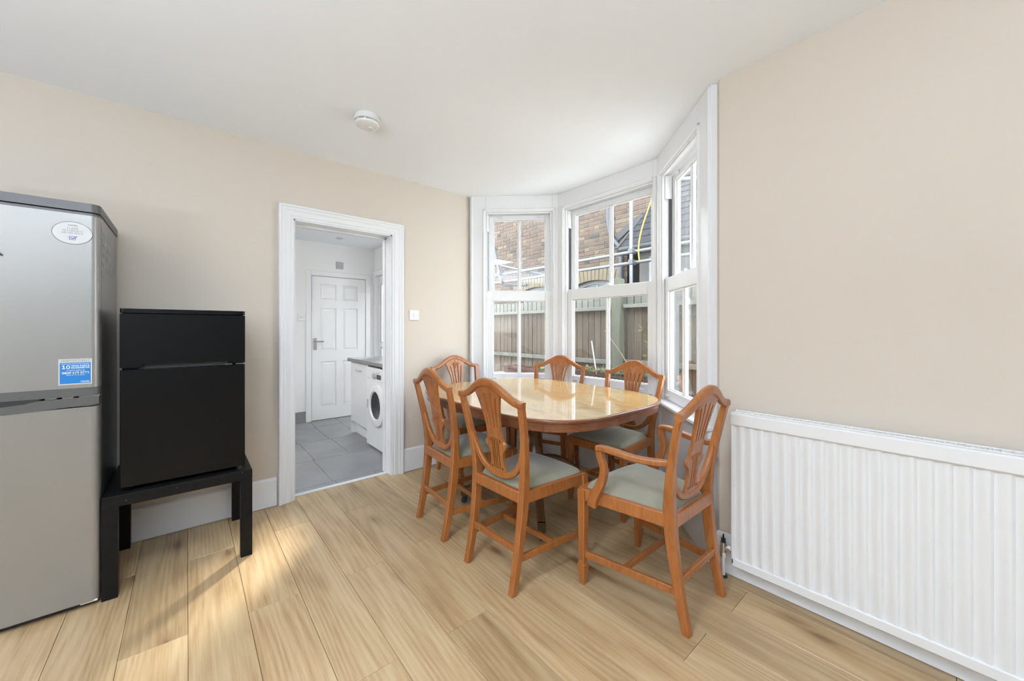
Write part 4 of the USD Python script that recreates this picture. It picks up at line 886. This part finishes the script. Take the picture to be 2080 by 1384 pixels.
# ---------------------------------------------------------------- outside: side passage with fence, troughs, neighbouring house, scaffold
obj('ground', bx(2.3, 12, -4, 14, -0.42, -0.32), 'ground_slab', kind='structure', label='grey paved side passage outside the bay')
bw = thing('planter_wall', (0, 0, 0), label='low grey stone wall under the troughs outside the bay', cat='wall')
obj('wall_body', bx(2.88, 3.20, 1.2, 4.0, -0.32, 0.575), 'stone_grey', bw)
obj('coping', bx(2.85, 3.23, 1.17, 4.03, 0.575, 0.615, 0.006), 'stone_grey', bw)
def trough(x0, x1, y0, y1, z0, z1, mat, **kw):
    t = thing('planter_trough', ((x0 + x1) / 2, (y0 + y1) / 2, z0), **kw)
    hx, hy, h = (x1 - x0) / 2, (y1 - y0) / 2, z1 - z0
    def side(px, py, qx, qy): pass
    o, i = sbox(-hx, -hy, hx, hy), sbox(-hx + 0.012, -hy + 0.012, hx - 0.012, hy - 0.012)
    b = prism(o.difference(i), 0.0, h); v = b.vertices.copy(); k = 0.86 + 0.14 * v[:, 2] / h
    v[:, 0] *= k; v[:, 1] *= 1 - (1 - k) * hx / hy; b.vertices = v
    obj('trough_body', b, mat, t, smooth=False)
    obj('rim', prism(sbox(-hx - 0.008, -hy - 0.008, hx + 0.008, hy + 0.008).difference(i), h - 0.022, h), mat, t, smooth=False)
    n = 24; gx, gy = np.meshgrid(np.linspace(-hx + 0.014, hx - 0.014, 8), np.linspace(-hy + 0.014, hy - 0.014, n), indexing='ij')
    gz = h - 0.035 + 0.03 * meshkit.fbm(np.stack([gx * 9 + x0, gy * 9 + y0, gx * 0], -1), 3, 5)
    F = []
    for a in range(7):
        for c_ in range(n - 1):
            F += [(a * n + c_, (a + 1) * n + c_, (a + 1) * n + c_ + 1), (a * n + c_, (a + 1) * n + c_ + 1, a * n + c_ + 1)]
    obj('soil', trimesh.Trimesh(np.c_[gx.ravel(), gy.ravel(), gz.ravel()], F, process=False), 'soil', t, smooth=True)
    return t
trough(2.93, 3.11, 1.50, 2.52, 0.615, 0.760, 'trough_brown', label='long dark brown trough outside the middle bay window', cat='planter')
trough(2.95, 3.13, 2.78, 3.60, 0.615, 0.740, 'terracotta', label='dull red trough outside the left bay window', cat='planter')
def leaf_mesh(L, W_l, bend=0.3):
    n = 7; V, F = [], []
    for i in range(n):
        t = i / (n - 1); w = W_l * math.sin(math.pi * min(1, t * 0.97 + 0.03)) ** 0.8
        z = bend * L * t * t
        V += [(-w, L * t, z + 0.25 * w), (0, L * t, z), (w, L * t, z + 0.25 * w)]
    for i in range(n - 1):
        for j in range(2):
            a = i * 3 + j; F += [(a, a + 1, a + 4), (a, a + 4, a + 3)]
    return trimesh.Trimesh(V, F, process=False)
def place(m, p, az, el):
    m = rot(m, el, (1, 0, 0)); m = rot(m, az, (0, 0, 1)); return move(m, *p)
lp = thing('leafy_plant', (2.99, 3.02, 0.715), label='bright green leafy shoot in the dull red trough', cat='plant')
r2 = random.Random(3)
for i in range(9):
    az, el, h = i * 2.4, r2.uniform(0.2, 1.0), r2.uniform(0.0, 0.06)
    obj('leaf', place(leaf_mesh(r2.uniform(0.06, 0.10), r2.uniform(0.024, 0.036), -0.2), (0, 0, h), az, el), 'leaf_bright', lp, smooth=True)
obj('stem', tube([(0, 0, -0.03), (0.004, 0.002, 0.03), (0, 0, 0.07)], 0.004, 6), 'leaf_dull', lp)
def tuft(loc, n, h, leafy, seed, **kw):
    r = random.Random(seed); t = thing('dry_plant', loc, **kw); st, lf = [], []
    for i in range(n):
        a, L = r.uniform(0, 6.28), h * r.uniform(0.5, 1.0); sp_ = r.uniform(0.2, 1.1)
        b = np.array([r.uniform(-0.06, 0.06), r.uniform(-0.2, 0.2), 0.0])
        p = [b, b + [0.4 * L * sp_ * math.cos(a), 0.4 * L * sp_ * math.sin(a), 0.55 * L], b + [L * sp_ * math.cos(a), L * sp_ * math.sin(a), L * (0.95 - 0.45 * sp_)]]
        q = spline(p, 7); st.append(tube(q, np.linspace(0.0025, 0.001, 7), 4))
        if r.random() < leafy:
            for k in range(3): lf.append(place(leaf_mesh(r.uniform(0.025, 0.045), 0.010, 0.1), q[2 + k], r.uniform(0, 6.28), r.uniform(-0.2, 0.9)))
    obj('stems', st, 'dry_stem', t, kind='stuff')
    if lf: obj('leaves', lf, 'leaf_dull', t, kind='stuff')
    return t
tuft((3.02, 2.20, 0.735), 60, 0.13, 0.8, 11, label='low yellowish plant under the white stake', cat='plant')
tuft((3.02, 1.75, 0.735), 60, 0.15, 0.5, 12, label='tangle of dry stems at the right end of the dark brown trough', cat='plant')
obj('stake', tube([(2.99, 2.245, 0.735), (3.02, 2.33, 1.07)], 0.007, 8), 'stake_white', label='thin white stake stuck in the dark brown trough', cat='stake')
obj('stick', tube([(2.97, 1.80, 0.74), (3.12, 2.06, 0.95), (3.28, 2.36, 1.17)], 0.007, 8), 'stick_dark', label='dark stick leaning across the middle window', cat='stick')
sapl = thing('sapling', (4.05, 2.28, -0.32), label='thin yellow-green sapling against the fence at the right of the middle window', cat='plant')
r3 = random.Random(9); tk = spline([(0, 0, 0), (0.03, 0.02, 0.6), (-0.02, 0.0, 1.15), (0.02, 0.05, 1.5)], 20)
obj('stem', tube(tk, np.linspace(0.010, 0.004, 20), 6), 'stick_dark', sapl)
for i in range(26):
    k = r3.randint(11, 19)
    obj('leaf', place(leaf_mesh(r3.uniform(0.07, 0.12), r3.uniform(0.016, 0.026), 0.1), tk[k] + [r3.uniform(-0.05, 0.05), r3.uniform(-0.08, 0.08), 0], r3.uniform(0, 6.28), r3.uniform(-0.4, 0.8)), 'leaf_dull', sapl, smooth=True)

fe = thing('board_fence', (4.30, 0, -0.32), label='weathered close-board garden fence across the side passage', cat='fence')
r4 = random.Random(5); y = 0.9; i = 0
while y < 7.2:
    w = 0.098 + r4.uniform(-0.006, 0.006)
    obj('fence_board', bx(-0.004 + r4.uniform(0, 0.006), 0.014 + r4.uniform(0, 0.004), y, y + w, 0, 1.80, 0.002), 'fence_wood', fe, smooth=False)
    obj('fence_board', bx(-0.010 + r4.uniform(0, 0.006), 0.010 + r4.uniform(0, 0.004), y + 0.01, y + w - 0.002, 1.803, (2.02 if y < 2.9 else 1.945) + r4.uniform(-0.01, 0.01), 0.002), 'fence_rail_wood', fe, smooth=False)
    y += w + r4.uniform(0.002, 0.008)
for (z0, z1, d) in ((1.755, 1.800, 0.085), (1.035, 1.095, 0.05), (0.25, 0.31, 0.05)):
    obj('fence_rail', bx(-0.004 - d, -0.004, 2.935, 7.2, z0, z1, 0.003), 'fence_rail_wood', fe)
    obj('fence_rail', bx(-0.004 - d, -0.004, 0.9, 2.755, z0 + 0.02, z1 + 0.02, 0.003), 'fence_rail_wood', fe)
for y_ in (2.845, 5.75, 0.95):
    obj('fence_post', bx(-0.125, -0.004, y_ - 0.062, y_ + 0.062, 0, 2.15, 0.004), 'post_green_wood', fe)

gw = thing('garden_wall', (2.3, 9.2, -0.32), label='brown garden wall closing the far end of the side passage', cat='wall')
obj('wall_body', bx(0, 8.0, 0, 0.22, 0, 3.1), 'brick_tone_0', gw)
obj('coping', bx(-0.02, 8.02, -0.03, 0.25, 3.1, 3.18, 0.01), 'stone_grey', gw)
# neighbouring brick house, its wall parallel to ours
HX, HY0, HY1, HZ0, HZ1 = 5.60, 3.02, 7.35, -0.32, 5.6
nb = thing('brick_house', (0, 0, 0), label='yellow and red stock brick wall of the neighbouring house', cat='building')
arches = [(5.28, 6.26), (3.80, 4.76)]            # window openings, y range
WZ0, WZ1, RISE = 0.55, 1.985, 0.085
def arch_top(y0, y1, y): t = (y - (y0 + y1) / 2) / ((y1 - y0) / 2); return WZ1 + RISE * (1 - np.asarray(t) ** 2)
def opening(y0, y1, grow=0.0):
    ys = np.linspace(y1, y0, 14)
    return Polygon([(y0, WZ0), (y1, WZ0)] + [(yy, arch_top(y0, y1, yy) + grow) for yy in ys])
core = sbox(HY0 + 0.01, HZ0, HY1 - 0.01, HZ1)
for a in arches: core = core.difference(opening(*a))
def onface(poly, x0, x1):
    m = prism(poly, 0, 1); v = m.vertices.copy(); m.vertices = np.c_[x0 + (x1 - x0) * v[:, 2], v[:, 0], v[:, 1]]; m.fix_normals(); return m
obj('wall_core', onface(core, HX + 0.005, HX + 0.30), 'mortar', nb, smooth=False)
r5 = random.Random(21); single, rest = [], {}
row = 0; z = HZ0
while z < HZ1 - 0.07:
    y = HY0 - (0.1125 if row % 2 else 0.0)
    while y < HY1:
        header = (row + int(round(y / 0.1125))) % 3 == 0
        L_ = 0.1025 if header else 0.215
        y0, y1, z0, z1 = max(y, HY0), min(y + L_, HY1), z, z + 0.0645
        y += L_ + 0.0105
        if y1 - y0 < 0.02: continue
        b = sbox(y0, z0, y1, z1)
        if any(b.intersects(opening(*a).union(Polygon([(a[0] - 0.06, WZ1 - 0.02)] + [(yy, arch_top(a[0], a[1], yy) + 0.215) for yy in np.linspace(a[0] - 0.06, a[1] + 0.06, 12)] + [(a[1] + 0.06, WZ1 - 0.02)]))) for a in arches): continue
        pr = HX - r5.uniform(0.000, 0.006)
        m = bx(pr, HX + 0.06, y0 + r5.uniform(0, 0.002), y1 - r5.uniform(0, 0.002), z0 + r5.uniform(0, 0.002), z1 - r5.uniform(0, 0.002), 0.004)
        tone = r5.choices(range(6), (30, 24, 18, 16, 5, 14))[0]
        inview = (HY0 <= y1 and y0 < 4.95 and 1.95 < z1 < 3.55) or (5.15 < y1 and y0 < 7.0 and 1.95 < z1 < 3.65)
        if inview: single.append((math.hypot((y0 + y1) / 2, HX) + 0.3 * abs((z0 + z1) / 2 - 2.7), m, tone))
        else: rest.setdefault(tone, []).append(m)
    z += 0.075; row += 1
single.sort(key=lambda s: s[0])
for _, m, tone in single[:285]: obj('brick', m, 'brick_tone_%d' % tone, nb, smooth=False)
for _, m, tone in single[285:]: rest.setdefault(tone, []).append(m)
for tone, ms in sorted(rest.items()): obj('brickwork', ms, 'brick_tone_%d' % tone, nb, smooth=False, kind='stuff')
for (a0, a1) in arches:
    nv = 13
    for i in range(nv):
        ya, yb_ = a0 - 0.05 + (a1 - a0 + 0.10) * i / nv, a0 - 0.05 + (a1 - a0 + 0.10) * (i + 1) / nv
        lean = 0.05 * ((i + 0.5) / nv - 0.5) * 2
        za, zb_ = float(arch_top(a0, a1, np.clip(ya, a0, a1))), float(arch_top(a0, a1, np.clip(yb_, a0, a1)))
        obj('arch_brick', onface(Polygon([(ya + 0.004, za), (yb_ - 0.004, zb_), (yb_ - 0.004 + lean, zb_ + 0.212), (ya + 0.004 + lean, za + 0.212)]), HX - 0.006 - 0.003 * (i % 2), HX + 0.06), 'brick_yellow', nb, smooth=False)
    wf = obj('window_frame', onface(opening(a0, a1).difference(opening(a0 + 0.0, a1).buffer(-0.06)), HX + 0.10, HX + 0.16), 'paint_white_ext', nb, smooth=False)
    obj('glazing_bar', [bx(HX + 0.11, HX + 0.15, (a0 + a1) / 2 - 0.015, (a0 + a1) / 2 + 0.015, WZ0, WZ1), bx(HX + 0.10, HX + 0.15, a0, a1, 1.25, 1.30)], 'paint_white_ext', wf)
    obj('pane', onface(opening(a0, a1), HX + 0.13, HX + 0.135), 'glass_dark', wf, smooth=False)
obj('drainpipe', tube([(HX - 0.06, 3.66, HZ0), (HX - 0.06, 3.66, 1.5), (HX - 0.06, 3.66, 2.42)], 0.040, 12), 'pipe_black', nb)
obj('drainpipe', tube(spline([(HX - 0.05, 3.92, 3.9), (HX - 0.05, 3.90, 2.9), (HX - 0.05, 3.82, 2.72), (HX - 0.06, 3.66, 2.50), (HX - 0.06, 3.66, 2.40)], 24), 0.034, 10), 'pipe_black', nb)
obj('flashing', [onface(Polygon([(3.78, 2.66), (3.30, 2.98), (3.28, 3.05), (3.45, 3.00), (3.62, 2.88), (3.80, 2.80)]), HX - 0.03, HX - 0.006)], 'lead_grey', nb)

# slate-roofed rear extension to the right
ex = thing('roof_extension', (0, 0, 0), label='low rendered extension with a slate roof beside the brick house', cat='building')
EX0, EY0, EY1, EZ = 4.82, 0.2, 3.16, 2.36
slope = 0.92
wl = sbox(EY0, HZ0, EY1, EZ).difference(sbox(2.36, 1.05, 2.80, 2.20))
obj('wall', onface(wl, EX0 + 0.12, EX0 + 0.32), 'render_grey', ex, smooth=False)
obj('wall', upright(Polygon([(EX0 + 0.12, HZ0), (HX + 1.2, HZ0), (HX + 1.2, EZ + (HX + 1.2 - EX0) * slope - 0.05), (EX0 + 0.12, EZ + 0.04)]), EY1 - 0.2, EY1), 'render_grey', ex, smooth=False)
wf = obj('window_frame', [onface(sbox(2.36, 1.05, 2.80, 2.20).difference(sbox(2.41, 1.11, 2.75, 2.14)), EX0 + 0.10, EX0 + 0.20), bx(EX0 + 0.06, EX0 + 0.2, 2.33, 2.83, 1.01, 1.06)], 'paint_white_ext', ex, smooth=False)
obj('pane', bx(EX0 + 0.15, EX0 + 0.155, 2.40, 2.76, 1.10, 2.15), 'glass_pale', wf, smooth=False)
th_ = math.atan(slope); dxs, dzs = math.cos(th_), math.sin(th_)
obj('roof_deck', upright(Polygon([(EX0, EZ - 0.03), (EX0 + 2.2 * dxs, EZ - 0.03 + 2.2 * dzs), (EX0 + 2.2 * dxs + 0.06, EZ - 0.10 + 2.2 * dzs), (EX0 + 0.06, EZ - 0.10)]), EY0, EY1 + 0.02), 'lead_grey', ex, smooth=False)
r6 = random.Random(8); cnt = 0
for rr in range(11):
    s0 = rr * 0.195
    y = EY0 - (0.125 if rr % 2 else 0.0)
    while y < EY1:
        a, b = max(y, EY0) + 0.002, min(y + 0.25, EY1 + 0.03) - 0.002; y += 0.25
        if b - a < 0.03: continue
        m = bx(0, 0.36, a, b, 0.0, 0.007, 0.001)
        m = rot(m, -th_ + 0.035 + r6.uniform(-0.006, 0.006), (0, 1, 0)); m = move(m, EX0 - 0.04 + s0 * dxs, 0, EZ + 0.012 + s0 * dzs)
        obj('slate', m, 'slate', ex, smooth=False)
obj('gutter', tube([(EX0 - 0.05, EY0, EZ - 0.04), (EX0 - 0.05, 1.6, EZ - 0.04), (EX0 - 0.05, EY1 + 0.04, EZ - 0.035)], 0.045, 10), 'lead_grey', ex)
obj('bargeboard', sweep(np.array([[EX0 - 0.06, EY1 + 0.03, EZ - 0.06], [EX0 + dxs, EY1 + 0.03, EZ - 0.04 + dzs], [EX0 + 2.2 * dxs, EY1 + 0.03, EZ - 0.04 + 2.2 * dzs]]), 0.012, 0.07, (0, 0, 1), 0.1), 'lead_grey', ex)

# scaffold
sc = thing('scaffold', (0, 0, 0), label='galvanised scaffold of poles and guard rails in front of the brick house', cat='scaffold')
SX = 4.66
def pole(p, q, mat='galvanised', r=0.0242): return obj('scaffold_tube', cyl(p, q, r, 14), mat, sc, smooth=50)
pole((SX, 0.8, 2.247), (SX, 6.6, 2.247)); pole((SX, 0.8, 2.098), (SX, 6.6, 2.098))
pole((SX - 0.05, 2.886, -0.32), (SX - 0.05, 2.886, 4.6))
pole((SX - 0.05, 0.75, -0.32), (SX - 0.05, 0.75, 4.6)); pole((SX - 0.05, 6.35, -0.32), (SX - 0.05, 6.35, 4.6))
pole((SX - 0.05, 6.02, 3.05), (SX - 0.05, 5.70, 2.05), 'galvanised_dark'); pole((SX + 0.06, 5.84, 2.43), (SX + 0.06, 4.40, 2.06), 'galvanised_dark'); pole((SX + 0.05, 5.80, 2.06), (SX + 0.15, 5.20, 2.00), 'galvanised_dark')
pole((SX - 0.25, 2.75, 3.12), (SX - 0.25, 0.6, 2.55))
for (y_, z_) in ((2.886, 2.247), (2.886, 2.098), (6.35, 2.247), (6.35, 2.098), (5.76, 2.27)):
    obj('coupler', [bx(SX - 0.085, SX + 0.035, y_ - 0.035, y_ + 0.035, z_ - 0.035, z_ + 0.035, 0.008)], 'galvanised_dark', sc)
obj('rope', tube(spline([(SX - 0.10, 2.52, 2.98), (SX - 0.10, 2.60, 2.76), (SX - 0.10, 2.70, 2.50), (SX - 0.10, 2.745, 2.25), (SX - 0.08, 2.745, 2.1)], 30), 0.010, 8), 'rope_yellow', label='yellow rope hanging from the scaffold by the extension', cat='rope')
